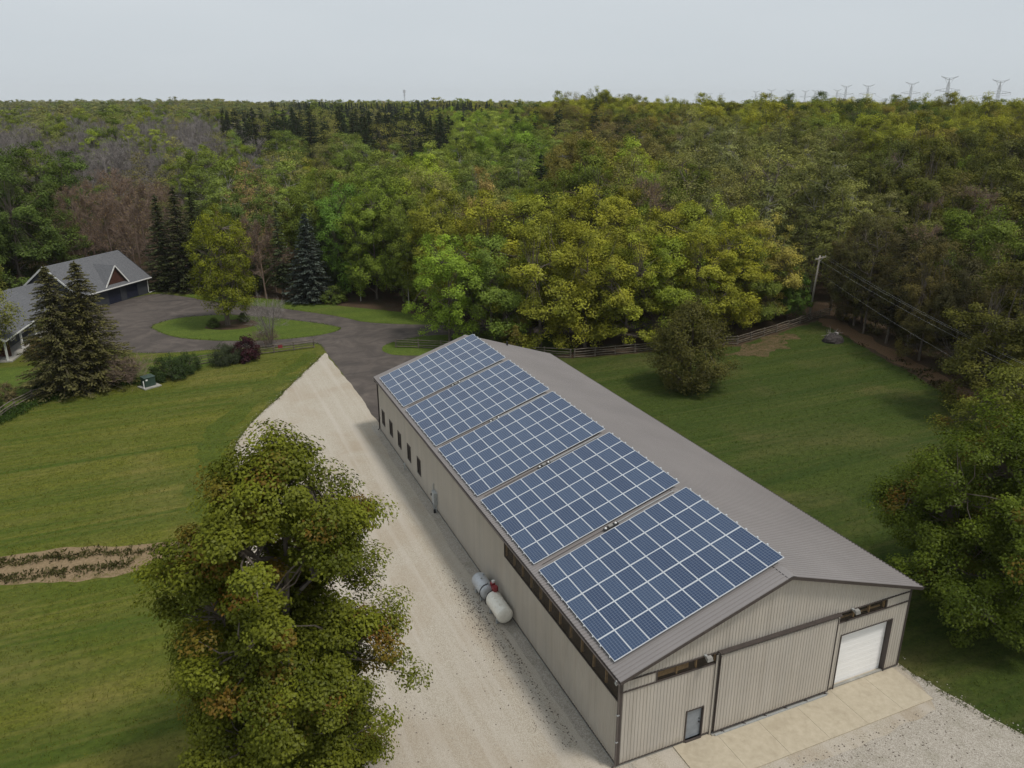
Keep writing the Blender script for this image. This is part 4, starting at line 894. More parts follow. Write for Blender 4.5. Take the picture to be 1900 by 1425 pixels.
# ------------------------------------------------------------------ trees: prototype meshes
def leaf_mesh(name, C, Nn, size, cv, rust, aspect=0.62, mats=None, axis=None):
    """C centres, Nn normals, one folded four-point leaf each"""
    n = len(C); rg = np.random.default_rng(n)
    Nn = Nn / (np.linalg.norm(Nn, axis=1, keepdims=True) + 1e-9)
    t = rg.normal(size=(n, 3)) if axis is None else axis
    t = t - Nn * np.sum(t * Nn, 1, keepdims=True); t /= np.linalg.norm(t, axis=1, keepdims=True) + 1e-9
    b = np.cross(Nn, t); s = size[:, None]
    v = np.empty((n, 4, 3)); v[:, 0] = C - t * s * 0.5; v[:, 1] = C + b * s * 0.5 * aspect + Nn * s * 0.10 + t * s * 0.05
    v[:, 2] = C + t * s * 0.5 - Nn * s * 0.08; v[:, 3] = C - b * s * 0.5 * aspect + Nn * s * 0.10 + t * s * 0.05
    me = bpy.data.meshes.new(name); me.vertices.add(4 * n); me.vertices.foreach_set('co', v.astype(np.float32).ravel())
    me.loops.add(4 * n); me.loops.foreach_set('vertex_index', np.arange(4 * n, dtype=np.int32)); me.polygons.add(n); me.polygons.foreach_set('loop_start', np.arange(0, 4 * n, 4, dtype=np.int32)); me.polygons.foreach_set('loop_total', np.full(n, 4, dtype=np.int32))
    me.update(calc_edges=True)
    a = me.attributes.new('cv', 'FLOAT', 'FACE'); a.data.foreach_set('value', np.clip(cv, 0, 1).astype(np.float32))
    a = me.attributes.new('rust', 'FLOAT', 'FACE'); a.data.foreach_set('value', np.clip(rust, 0, 1).astype(np.float32))
    return me

def env(shape, t):
    if shape == 'round': return np.sqrt(np.clip(1 - (2 * t - 1) ** 2, 0, 1)) ** 0.75
    if shape == 'ovate': return np.clip(np.sin(np.pi * np.clip(t, 0, 1) ** 0.62), 0, 1) ** 0.7
    if shape == 'dome': return np.clip(1 - t ** 2.6, 0, 1) ** 0.6 * (0.72 + 0.28 * np.clip(t * 4, 0, 1))
    if shape == 'column': return np.clip(1 - (2 * t - 0.85) ** 4, 0, 1) ** 0.5 * 0.98
    return np.clip(1.02 - t, 0, 1)

def broadleaf(name, seed, H, Rr, base, shape='ovate', clumps=110, per=110, leaf=0.3, cr=1.0, shell=0.5, flat=0.55, rust=0.0, bark='bark', limbs=9, trunk_r=0.22, droop=0.0, gap=0.0, midgap=0.0, supers=0, sr=1.4, lobe=.17, sz_=.85, narrow=0.0):
    rg = np.random.default_rng(seed); ch = H - base
    la = rg.uniform(0, 6.28, 5); lt = rg.uniform(1, 3.5, 5); lk = rg.integers(2, 6, 5)
    pts = []
    nsup = supers or clumps; sup = []
    while len(pts) < nsup:
        t = rg.uniform(0.02, 0.98); e = float(env(shape, t)); a = rg.uniform(0, 6.283)
        e *= 1 - narrow * max(0, 1 - t / .4)
        if rg.uniform() > e ** 1.2 + 0.12: continue
        lob = 1 + lobe * np.mean(np.sin(lk * a + la + lt * 6 * t)) * 2.2
        r = e * Rr * min(lob, 1.13) * (shell + (1 - shell) * rg.uniform() ** 0.5)
        if rg.uniform() < 0.22: r *= rg.uniform(0.2, 0.8)
        if gap and math.sin(3 * a + la[0] + 9 * t) > 1 - gap: continue
        if midgap and 0.35 < t < 0.62 and rg.uniform() < midgap: continue
        pts.append((r * math.cos(a), r * math.sin(a), base + t * ch * 0.97, t))
    P = np.array([p[:3] for p in pts])
    if supers:                                    # foliage masses carried by single boughs, with darker gaps between
        si = rg.integers(0, supers, clumps); q = rg.normal(size=(clumps, 3)); q /= np.linalg.norm(q, axis=1, keepdims=True); q *= (rg.uniform(size=clumps) ** .5 * sr * rg.uniform(.6, 1.3, supers)[si])[:, None]; q[:, 2] *= sz_
        P = P[si] + q; P[:, 2] = np.clip(P[:, 2], base * .8, H - .2); supv = np.clip(rg.normal(0, .12, supers), -.25, .25)[si]
    else: supv = 0
    # limbs and branches
    mb = MB(); wob = rg.normal(0, 0.012 * H, (6, 2)); wob[0] = 0
    tz = np.linspace(0, base + ch * 0.82, 6); tp_ = [Vector((wob[i][0] * (i / 5), wob[i][1] * (i / 5), tz[i])) for i in range(6)]
    mb.tube([Vector((0, 0, -0.3))] + tp_, [trunk_r * 1.45] + [trunk_r * (1.12 if i == 0 else (1 - 0.86 * i / 5)) for i in range(6)], 8, cap=False)
    def trunk_at(z):
        k = np.clip(z / tz[-1], 0, 1) * 5; i = min(4, int(k)); return tp_[i].lerp(tp_[i + 1], k - i)
    seeds_ = P[rg.choice(len(P), min(limbs, len(P)), replace=False)]
    asg = np.argmin(((P[:, None] - seeds_[None]) ** 2).sum(2), 1)
    for k in range(len(seeds_)):
        idx = np.where(asg == k)[0]
        if len(idx) == 0: continue
        cen = Vector(P[idx].mean(0)); hz = math.hypot(cen.x, cen.y); z0 = max(base * 0.7, min(cen.z - 0.55 * hz - 0.6, tz[-1] * 0.93)); a = trunk_at(z0)
        mid = a.lerp(cen, 0.5) + Vector((0, 0, -0.08 * hz)) + Vector(rg.normal(0, 0.15, 3)); lr = trunk_r * 0.42
        mb.tube([a, a.lerp(mid, .55) + Vector((0, 0, .05 * hz)), mid, cen], [lr, lr * .8, lr * .6, lr * .28], 5, cap=False)
        for i in idx:
            q = Vector(P[i]); s0 = mid.lerp(cen, rg.uniform(0, .9)); m2 = s0.lerp(q, .5) + Vector(rg.normal(0, .18, 3))
            mb.tube([s0, m2, q], [lr * .38, lr * .26, lr * .1], 3, cap=False)
    tr = mb.mesh(name + '_trunk'); tr.materials.append(M[bark])
    # leaves
    n = clumps * per; ci = np.repeat(np.arange(clumps), per)
    csz = cr * rg.uniform(0.65, 1.3, clumps); d = rg.normal(size=(n, 3)); d /= np.linalg.norm(d, axis=1, keepdims=True)
    rad = rg.uniform(size=n) ** 0.45; off = d * (rad * csz[ci])[:, None]; off[:, 2] *= flat
    C = P[ci] + off; C[:, 2] -= droop * (rad ** 2) * csz[ci]
    out = C * np.array([1, 1, 0]); out /= np.linalg.norm(out, axis=1, keepdims=True) + 1e-6
    Nn = d * 0.55 + np.array([0, 0, 0.80]) + out * 0.42 + rg.normal(size=(n, 3)) * 0.32
    cvc = np.clip(rg.normal(0.5, 0.21, clumps), 0.02, 0.98); cvc = np.clip(cvc + supv, 0, 1); cv = cvc[ci] + rg.normal(0, 0.14, n)
    ru = np.zeros(clumps); ru[rg.uniform(size=clumps) < rust] = 1; ru = ru * rg.uniform(0.35, 1.0, clumps)
    cw = leaf_mesh(name + '_crown', C, Nn, leaf * rg.uniform(0.65, 1.3, n), cv, ru[ci] * rg.uniform(0.5, 1, n)); cw.materials.append(M['leaf'])
    return tr, cw, H

def conifer(name, seed, H, Rr, base=0.3, whorl=0.42, nb=8, spray=9, leaf=0.42, droop=0.35, power=0.9, rag=0.25, wid=0.42):
    rg = np.random.default_rng(seed); mb = MB(); mb.tube([(0, 0, -0.2), (0, 0, H * 0.5), (0, 0, H * 0.99)], [0.016 * H, 0.010 * H, 0.012], 6)
    C = []; A = []; Nn = []; S = []; CV = []
    z = base
    while z < H * 0.985:
        t = (z - base) / (H - base); ln = Rr * (1 - t) ** power * (0.55 + 0.45 * min(1, t * 9 + 0.5)) + 0.12; k = max(4, int(nb * (0.5 + 0.5 * (1 - t)))); a0 = rg.uniform(0, 6.28)
        for j in range(k):
            a = a0 + 6.283 * j / k + rg.normal(0, 0.18); l_ = ln * rg.uniform(1 - rag, 1 + rag * 0.6); dr = droop * rg.uniform(0.6, 1.3); zz = z + rg.uniform(-whorl * .5, whorl * .5)
            dx, dyy = math.cos(a), math.sin(a); m_ = max(3, int(spray * (0.35 + l_ / Rr))); cvb = float(np.clip(rg.normal(.5, .16), 0, 1))
            if l_ > 0.8: mb.tube([(0, 0, zz), (dx * l_ * .9, dyy * l_ * .9, zz - dr * l_ * .5)], [0.035, 0.008], 3, cap=False)
            for q in range(m_):
                u = (q + 0.6) / m_; r = l_ * u; zc = zz - dr * l_ * u * (1 - 0.35 * u) ; wd = (0.10 + wid * l_ * 0.35 * u ** 0.5 * (1.15 - u)) 
                for sgn in (-1, 0, 1):
                    o = sgn * wd * rg.uniform(0.5, 1.2); C.append((dx * r - dyy * o, dyy * r + dx * o, zc + rg.normal(0, .05) - abs(o) * 0.25)); sp_ = a + sgn * 0.75
                    A.append((math.cos(sp_), math.sin(sp_), -0.25)); Nn.append((rg.normal(0, .28) , rg.normal(0, .28) , 1)); S.append(leaf * rg.uniform(.7, 1.25) * (0.75 + 0.4 * (1 - t))); CV.append(cvb + rg.normal(0, .08) + 0.22 * (u - .5))
        z += whorl * rg.uniform(.8, 1.2) * (1 - 0.35 * t)
    for q in range(10): C.append((rg.normal(0, .04), rg.normal(0, .04), H - q * 0.07)); A.append((rg.normal(0, .4), rg.normal(0, .4), 1)); Nn.append((rg.normal(), rg.normal(), .2)); S.append(leaf * .7); CV.append(.6)
    tr = mb.mesh(name + '_trunk'); tr.materials.append(M['bark'])
    cw = leaf_mesh(name + '_crown', np.array(C), np.array(Nn), np.array(S), np.array(CV), np.zeros(len(C)), 0.46, axis=np.array(A)); cw.materials.append(M['needle'])
    return tr, cw, H

def bare(name, seed, H, Rr, base, mat='twig', nlimb=10, twigs=2200, tw=0.035, trunk_r=0.14, budleaf=0, stems=1, up=0.8):
    rg = np.random.default_rng(seed); mb = MB(); ends = []
    def grow(p, d, l_, r, dep):
        p = Vector(p); d = Vector(d).normalized(); mid = p + d * l_ * .5 + Vector(rg.normal(0, .06 * l_, 3)); e = p + d * l_ + Vector((0, 0, .06 * l_))
        mb.tube([p, mid, e], [r, r * .75, r * .5], 5 if dep < 2 else 3, cap=False); ends.append((mid, d, l_)); ends.append((e, d, l_))
        if dep < 3:
            for q in range(3 if dep < 2 else 2):
                nd = d + Vector(rg.normal(0, .5, 3)) + Vector((0, 0, .15 * up)); grow(p + (e - p) * rg.uniform(.35, 1), nd, l_ * rg.uniform(.5, .72), r * .5, dep + 1)
    for s in range(stems):
        lean = Vector((rg.normal(0, .06 if stems == 1 else .25), rg.normal(0, .06 if stems == 1 else .25), 1)).normalized(); top = lean * (H * .88)
        mb.tube([(0, 0, -.2), tuple(top * .5), tuple(top)], [trunk_r * 1.2, trunk_r * .7, trunk_r * .15], 7, cap=False)
        for k in range(nlimb):
            t = rg.uniform(base / H, .9); a = rg.uniform(0, 6.28); ln = Rr * (1.05 - .75 * t) * rg.uniform(.6, 1.0)
            grow(top * t, (math.cos(a), math.sin(a), up * rg.uniform(.6, 1.4)), ln, trunk_r * .38 * (1.1 - t), 1)
    # fine twigs: thin blades at the branch ends
    E = [ends[i] for i in rg.integers(0, len(ends), twigs)]; vs_ = []; fs_ = []
    for p, d, l_ in E:
        dd = (d + Vector(rg.normal(0, .55, 3)) + Vector((0, 0, .25))).normalized(); ln = rg.uniform(.4, 1.1) * min(1.3, .35 + l_ * .6); a = p + Vector(rg.normal(0, .12, 3)); s = dd.cross(Vector(rg.normal(size=3))).normalized() * tw * .5
        b = len(vs_); vs_ += [a - s, a + s, a + dd * ln]; fs_.append((b, b + 1, b + 2))
    tr = mb.mesh(name + '_trunk'); tr.materials.append(M[mat])
    cwm = MB().add(vs_, fs_).mesh(name + '_crown'); cwm.materials.append(M[mat])
    if budleaf:
        P = np.array([tuple(ends[i][0]) for i in rg.integers(0, len(ends), budleaf)]) + rg.normal(0, .35, (budleaf, 3))
        lm = leaf_mesh(name + '_buds', P, rg.normal(size=(budleaf, 3)) + np.array([0, 0, .6]), .22 * rg.uniform(.6, 1.3, budleaf), rg.normal(.5, .15, budleaf), np.zeros(budleaf)); lm.materials.append(M['leaf'])
        return tr, cwm, H, lm
    return tr, cwm, H

PROTO = {
 'maple': [broadleaf('maple_a', 11, 18, 5.6, .9, 'ovate', 270, 115, .245, .95, shell=.5, flat=.8, supers=95, sr=1.5, lobe=.22), broadleaf('maple_b', 12, 18, 5.3, 1.2, 'round', 260, 115, .245, .95, shell=.5, flat=.8, supers=90, sr=1.5, lobe=.22), broadleaf('maple_c', 13, 18, 5.1, .6, 'dome', 280, 115, .245, .92, shell=.5, flat=.8, supers=95, sr=1.5, lobe=.22),
           broadleaf('maple_d', 17, 18, 5.4, 1.0, 'dome', 270, 115, .245, .92, shell=.55, flat=.75, supers=80, sr=1.55, lobe=.3)],
 'aspen': [broadleaf('aspen_a', 21, 18, 3.6, 3.5, 'ovate', 95, 95, .27, 1.0, bark='birch', trunk_r=.16, limbs=8), broadleaf('aspen_b', 22, 18, 3.3, 4.5, 'column', 90, 90, .27, .95, bark='birch', trunk_r=.15, limbs=8)],
 'sparse': [broadleaf('sparse_a', 31, 18, 4.6, 4.0, 'round', 100, 48, .25, 1.15, trunk_r=.2, limbs=11), broadleaf('sparse_b', 32, 18, 4.2, 3.0, 'ovate', 110, 45, .25, 1.1, trunk_r=.15, limbs=11)],
 'spruce': [conifer('spruce_a', 41, 16, 3.0), conifer('spruce_b', 42, 16, 2.6, droop=.45)],
 'pine': [conifer('pine_a', 51, 18, 3.4, base=3.5, whorl=.75, nb=7, spray=8, leaf=.60, droop=.05, power=.55, rag=.4, wid=.6), conifer('pine_b', 52, 18, 3.0, base=2.5, whorl=.65, nb=7, spray=8, leaf=.55, droop=.12, power=.65, rag=.4, wid=.6)],
 'bare': [bare('bare_a', 61, 17, 5.0, 4.0, 'twig', 12, 3800, .034), bare('bare_b', 62, 17, 4.4, 3.5, 'twig', 13, 3800, .034)],
 'budding': [bare('bud_a', 71, 16, 4.8, 2.5, 'twig_red', 14, 4200, .036, budleaf=900), bare('bud_b', 72, 16, 4.4, 2.5, 'twig_red', 14, 4200, .036, budleaf=900)],
}
FAR = {
 'maple': [broadleaf('fmaple_a', 14, 18, 6.0, 2.0, 'round', 60, 42, .75, 1.6, limbs=4), broadleaf('fmaple_b', 15, 18, 5.6, 2.0, 'dome', 60, 42, .75, 1.6, limbs=4)],
 'aspen': [broadleaf('faspen', 24, 18, 3.9, 2.5, 'ovate', 46, 36, .65, 1.3, limbs=4)],
 'sparse': [broadleaf('fsparse', 34, 18, 5.0, 3.0, 'round', 50, 26, .6, 1.6, limbs=5)],
 'spruce': [conifer('fspruce', 44, 17, 3.0, whorl=.8, nb=6, spray=5, leaf=.9)],
 'pine': [conifer('fpine', 54, 18, 3.4, base=3, whorl=1.1, nb=6, spray=5, leaf=1.1, droop=.05, power=.6, wid=.7)],
 'bare': [bare('fbare', 64, 17, 4.8, 3.5, 'twig', 9, 1500, .07)],
 'budding': [bare('fbud', 74, 16, 4.8, 2.5, 'twig_red', 9, 1500, .07, budleaf=600)],
}
def tree(name, label, proto, x, y, h, wide=1.0, tint=(.1, .12, .025), rot=0.0, cat='tree', group=None, z=None, tilt=0.0):
    t = thing(name, label, cat, (x, y, hill(x, y) if z is None else z), rot, group); s = h / proto[2]; t.scale = (s * wide, s * wide, s); t.rotation_euler = (tilt, tilt * .6, rot)
    mesh_obj('trunk', proto[0], None, t); c = mesh_obj('crown', proto[1], None, t); c['tint'] = tuple(float(q) for q in tint)
    if len(proto) > 3: b = mesh_obj('buds', proto[3], None, t); b['tint'] = tuple(float(q) for q in tint)
    return t

# ------------------------------------------------------------------ trees and shrubs that stand out one by one
OLIVE = (.146, .156, .018); YGREEN = (.140, .172, .022); GREEN = (.088, .116, .017); DGREEN = (.050, .072, .014); BRIGHT = (.120, .175, .022); RUSTY = (.145, .130, .028); TAN = (.24, .19, .06)
SPR = (.034, .042, .019); BLUE = (.072, .090, .085); PINE = (.019, .029, .013); GREYG = (.130, .134, .036); BUD = (.14, .10, .05)
hero = broadleaf('hero', 101, 18.4, 4.35, 1.2, 'column', 780, 310, .155, .80, shell=.34, rust=.075, trunk_r=.34, limbs=22, midgap=.16, flat=.7, supers=170, sr=1.15, lobe=.12, sz_=.85, narrow=.2)
ht = tree('maple_tree', 'large maple with orange-tinged leaves in the left foreground beside the gravel', hero, -14.7, 4.9, 18.4, 1.03, (.136, .150, .015), R(130), group='foreground maples')
ht.rotation_euler = (Matrix.Rotation(R(4.2), 3, Vector((.39, .92, 0))) @ Matrix.Rotation(R(130), 3, 'Z')).to_euler()
near2 = broadleaf('near_maple', 102, 14.5, 7.6, 0.8, 'dome', 820, 210, .18, .95, shell=.32, flat=.7, supers=200, sr=1.6, lobe=.24, rust=.05, trunk_r=.30, limbs=16)
tree('maple_tree', 'broad green maple beside the right wall of the barn', near2, 28.5, 1.6, 13.6, 1.0, (.092, .122, .013), R(70), group='foreground maples')
near3 = broadleaf('near_maple_b', 103, 15, 5.0, 2.0, 'ovate', 170, 110, .215, 1.1, rust=.05, trunk_r=.24, limbs=14)
tree('maple_tree', 'thinly leafed maple at the right picture edge behind the broad maple', near3, 37.6, 9.6, 13.2, 1.05, (.135, .145, .024), R(10), group='foreground maples')
cedar = broadleaf('cedar', 104, 10.8, 4.7, 0.35, 'ovate', 300, 105, .21, .85, shell=.5, flat=1.1, trunk_r=.25, limbs=12)
tree('cedar_tree', 'wide rusty-olive cedar standing alone on the right lawn', cedar, 35.2, 44.0, 10.6, 1.0, (.100, .094, .022), 0)
sprA = conifer('near_spruce', 105, 14.2, 4.7, base=.3, whorl=.36, nb=12, spray=15, leaf=.38, droop=.26, power=.72)
tree('spruce_tree', 'left of the two big spruces beside the garden fence', sprA, -29.4, 70.9, 14.1, 1.06, (.096, .090, .036), 0, group='pair of spruces')
tree('spruce_tree', 'right of the two big spruces, with the taller spire', sprA, -26.6, 72.0, 14.2, 1.05, (.104, .096, .034), 2.0, group='pair of spruces')
isl = broadleaf('island_tree', 106, 17.5, 4.6, 2.0, 'column', 240, 110, .235, .95, trunk_r=.36, limbs=14, flat=.7)
tree('island_tree', 'tall yellow-green tree on the oval grass island', isl, -10.6, 93.2, 18.2, .90, (.185, .200, .018), 0.5)
bt = bare('bare_lawn_tree', 107, 8.2, 3.0, .8, 'twig', 10, 1800, .03, .09, stems=3)
tree('bare_tree', 'small leafless multi-stem tree behind the short fence', bt, -6.1, 80.0, 8.0, 1.0, BUD, 0)
willow = broadleaf('willow', 108, 14.8, 4.6, 2.0, 'round', 210, 150, .24, 1.15, flat=.9, droop=.9, bark='bark')
tree('willow_tree', 'yellow-green weeping tree over the house at the left edge', willow, -40.2, 86.0, 15.0, .95, (.20, .205, .045), 0)
bs = conifer('blue_spruce', 109, 12.4, 3.0, base=.3, whorl=.36, nb=10, spray=11, leaf=.36, droop=.2)
tree('spruce_tree', 'blue-grey spruce beyond the upper driveway', bs, 3.2, 103.6, 14.2, 1.3, (.080, .098, .084), 0)
def shrub(name, seed, h, r, n=60, per=90, leaf=.13, flat=.8): return broadleaf(name, seed, h, r, .08, 'dome', n, per, leaf, max(.35, r * .28), shell=.55, flat=flat, trunk_r=.05, limbs=6)
shA = shrub('shrub_a', 111, 2.4, 2.0, 70, 110); shB = shrub('shrub_b', 112, 1.8, 1.3, 50, 90)
def bush(label, x, y, h, wide, tint, pr=None, rot=0.0, name='shrub'): return tree(name, label, pr or shA, x, y, h, wide, tint, rot, cat='shrub', group='garden shrubs')
bush('large dark green shrub right beside the green transformer', -18.6, 71.0, 2.8, .95, (.040, .064, .018))
bush('dark green shrub behind the transformer shrub toward the driveway', -16.8, 72.8, 2.4, .8, (.044, .068, .020), rot=1)
bush('dark shrub left of the purple bush by the fence', -12.6, 74.0, 2.6, .8, (.050, .064, .030), rot=2)
bush('greyish green shrub touching the purple bush', -11.4, 74.4, 2.2, .65, (.055, .070, .034), rot=3)
bush('round dark purple shrub at the end of the short fence', -9.75, 74.6, 2.9, .85, (.040, .010, .016), shB)
rb = bare('twiggy_bush', 113, 2.4, 2.4, .1, 'twig_red', 10, 1600, .03, .03, stems=5, up=.5)
bush('leafless reddish bush left of the transformer', -23.0, 70.2, 2.9, 1.0, BUD, rb)
bush('leafless twiggy tuft at the foot of the bare tree', -6.9, 79.0, 2.2, .8, BUD, rb, 1.2)
bush('small green shrub behind the reddish bush', -23.4, 73.6, 2.2, .7, (.07, .10, .022), shB)
bush('orange-brown shrub beside the house porch', -34.0, 86.0, 2.6, .9, (.13, .085, .022), shB, 2)
bush('dark green shrub below the left spruce', -31.6, 71.8, 2.2, .9, (.040, .058, .020), shB, 1)
bush('tan flowering shrub near the left fence bend', -35.2, 70.2, 1.8, .8, (.16, .13, .06), shB, .5)
bush('green shrub at the left edge behind the fence', -36.6, 67.6, 2.0, 1.0, (.06, .075, .022), shB, 2.5)
bush('small yellow-green juniper at the foot of the blue spruce', 6.4, 101.0, 2.6, 1.15, (.10, .135, .024), shB, .2)
for i, (x, y) in enumerate(((-12.6, 92.6), (-8.2, 94.4))): bush(('low leafy plant left of the island tree trunk', 'low leafy plant right of the island tree trunk')[i], x, y, 1.3, 1.0, (.07, .10, .025), shB, i)
bush('bright green young tree beside the leaning utility pole', 66.2, 63.0, 9.4, .72, (.085, .145, .022), broadleaf('young_tree', 114, 8, 3.6, .6, 'ovate', 110, 110, .22, .8, trunk_r=.1), 0, name='young_tree')['category'] = 'tree'
bush('rust-tinged sapling leaning over the fence behind the barn ridge', 22.6, 63.6, 4.6, .9, (.17, .14, .03), broadleaf('sapling', 115, 4.6, 2.2, .4, 'round', 50, 70, .2, .6, trunk_r=.06), 0, name='sapling')['category'] = 'tree'
# brush heap on the far right lawn
bh = thing('brush_heap', 'dark burnt brush heap on the lawn near the utility pole', 'brush heap', (64.0, 51.6, 0))
rg = np.random.default_rng(9); mb = MB(); n = 18; v = []; f = []
for i in range(7):
    t = i / 6
    for k in range(n):
        a = 6.283 * k / n; r = (1.55 * math.cos(t * 1.5)) * (1 + .06 * rg.normal()); v.append((r * math.cos(a), r * math.sin(a) * .8, 1.1 * math.sin(t * 1.5) * (1 + .04 * rg.normal()) - .02))
for i in range(6):
    for k in range(n): f.append((i * n + k, i * n + (k + 1) % n, (i + 1) * n + (k + 1) % n, (i + 1) * n + k))
mb.add(v, f).build('heap', M['boulder'], bh)
for i in range(26):
    a = rg.uniform(0, 6.28); r = rg.uniform(.2, 1.5); z = 1.1 * math.sqrt(max(0, 1 - (r / 1.6) ** 2)); d = Vector(rg.normal(0, .6, 3)); c = Vector((r * math.cos(a), r * math.sin(a) * .8, z + .05)); MB().tube([c - d * .6, c + d * .6], [.03, .015], 4).build('stick', M['twig'], bh)
MB().box(.2, .55, -.3, .1, 1.0, 1.25).build('pale_stone', M['stone'], bh)

# ------------------------------------------------------------------ the wood
def in_poly(x, y, P):
    c = False; j = len(P) - 1
    for i in range(len(P)):
        if (P[i][1] > y) != (P[j][1] > y) and x < (P[j][0] - P[i][0]) * (y - P[i][1]) / (P[j][1] - P[i][1]) + P[i][0]: c = not c
        j = i
    return c
HOUSE = [(-60, 80), (-37, 84), (-32, 104), (-20, 119), (-28, 130), (-60, 118)]
def blocked(x, y, ins=0.0): return in_poly(x, y, WEST) or in_poly(x, y, EAST) or in_poly(x, y, ASPH) or in_poly(x, y, HOUSE)
SPEC_NAME = {'maple': 'maple_tree', 'aspen': 'aspen_tree', 'sparse': 'young_leafing_tree', 'spruce': 'spruce_tree', 'pine': 'pine_tree', 'bare': 'bare_tree', 'budding': 'budding_tree'}
TREES = []       # x, y, h, wide, species, tint, rot, variant
rw = random.Random(77)
def jit(t, a=.16):
    k = 1.82 * (1 + rw.uniform(-a, a)); return (t[0] * 1.06 * k * (1 + rw.uniform(-.07, .05)), t[1] * k, t[2] * k * (1 + rw.uniform(-.15, .15)))
def put(x, y, h, sp, tint, wide=1.0, a=.12): TREES.append((x, y, h, wide, sp, jit(tint, a), rw.uniform(0, 6.28), rw.randrange(9)))
# hand-placed: the maple grove behind the fence, its second row, the trees round the house and drive
for x, y, h, tn, w in ((16.4, 72.2, 15.0, BRIGHT, 1.0), (21.4, 69.4, 16.2, (.10, .150, .022), 1.0), (26.6, 65.2, 17.6, OLIVE, 1.0), (32.0, 62.8, 17.8, OLIVE, 1.0), (37.4, 61.6, 16.6, OLIVE, 1.0), (42.6, 60.6, 16.0, YGREEN, .95), (47.6, 60.4, 16.2, OLIVE, 1.0),
                       (52.6, 60.6, 15.8, OLIVE, .95), (57.4, 62.4, 15.0, GREEN, .9), (61.4, 64.2, 16.0, (.18, .16, .035), 1.0), (23.4, 78.6, 19.0, OLIVE, 1.0), (30.0, 77.6, 20.4, OLIVE, 1.05), (36.4, 75.4, 19.8, OLIVE, 1.0), (43.0, 74.2, 18.4, OLIVE, 1.0), (50.4, 73.6, 17.8, OLIVE, 1.0), (57.6, 73.8, 18.0, YGREEN, 1.0), (64.0, 73.6, 17.4, OLIVE, 1.0)):
    put(x, y, h, 'maple', tn, w * 1.14, .07)
for x, y, h in ((-47, 122, 22), (-41, 127.5, 22.5), (-52, 114, 21), (-36.5, 131, 20), (-56, 125, 22), (-46, 133, 21)): put(x, y, h, 'maple', DGREEN if x > -50 else (.06, .10, .02), 1.0, .08)
for x, y, h in ((-31, 137, 18), (-26.5, 134, 17), (-33, 143, 17.5), (-27.5, 143, 18), (-22.6, 138, 17), (-37, 140, 17), (-24, 147, 18), (-31, 150, 19), (-17.5, 142, 16), (-3.4, 108, 15), (-6.6, 111, 15.5), (-1.2, 112.5, 15)): put(x, y, h, 'budding', BUD, 1.0, .1)
for x, y, h in ((-18.2, 124, 16), (-15.4, 120.4, 17.5), (-12.8, 125, 16.5), (-10.2, 117, 13)): put(x, y, h, 'spruce', SPR, 1.45, .1)
for x, y, h, tn in ((10.4, 106.4, 19, (.075, .14, .022)), (13.4, 100.6, 19.4, BRIGHT), (17.0, 97.2, 17.5, GREEN), (7.0, 110, 17, (.06, .085, .03)), (20.2, 92.0, 17, GREEN)): put(x, y, h, 'maple', tn, .82)
for x, y, h in ((-0.6, 108.4, 14.5), (4.6, 107.4, 13), (-4.6, 111.2, 12)): put(x, y, h, 'pine', (.045, .062, .026), .9)
for x, y, h in ((16.6, 92.8, 12), (10.6, 100.2, 11)): put(x, y, h, 'aspen', GREEN, 1)
put(52.0, 79.6, 21.5, 'budding', (.2, .15, .06), .8); put(37.0, 86, 17.5, 'pine', (.03, .03, .014), 1.3); put(41.5, 87, 17.8, 'pine', (.034, .032, .014), 1.3); put(46, 87, 17.2, 'pine', (.03, .032, .015), 1.3); put(29.0, 93, 21, 'maple', TAN, .6)
# dark wood along the right lawn: closely spaced, bare lower trunks
for i in range(30):
    t = i / 29; x = 73.5 - 15.5 * t + rw.uniform(-.6, .6) + (2.2 if i % 2 else 0); y = 60 - 58 * t + rw.uniform(-1, 1)
    put(x, y, rw.uniform(14, 17), ('maple', 'pine', 'maple', 'sparse', 'sparse')[i % 5], ((.056, .050, .018), (.036, .034, .016), (.050, .047, .017), (.07, .06, .022), (.065, .06, .02))[i % 5], .8)

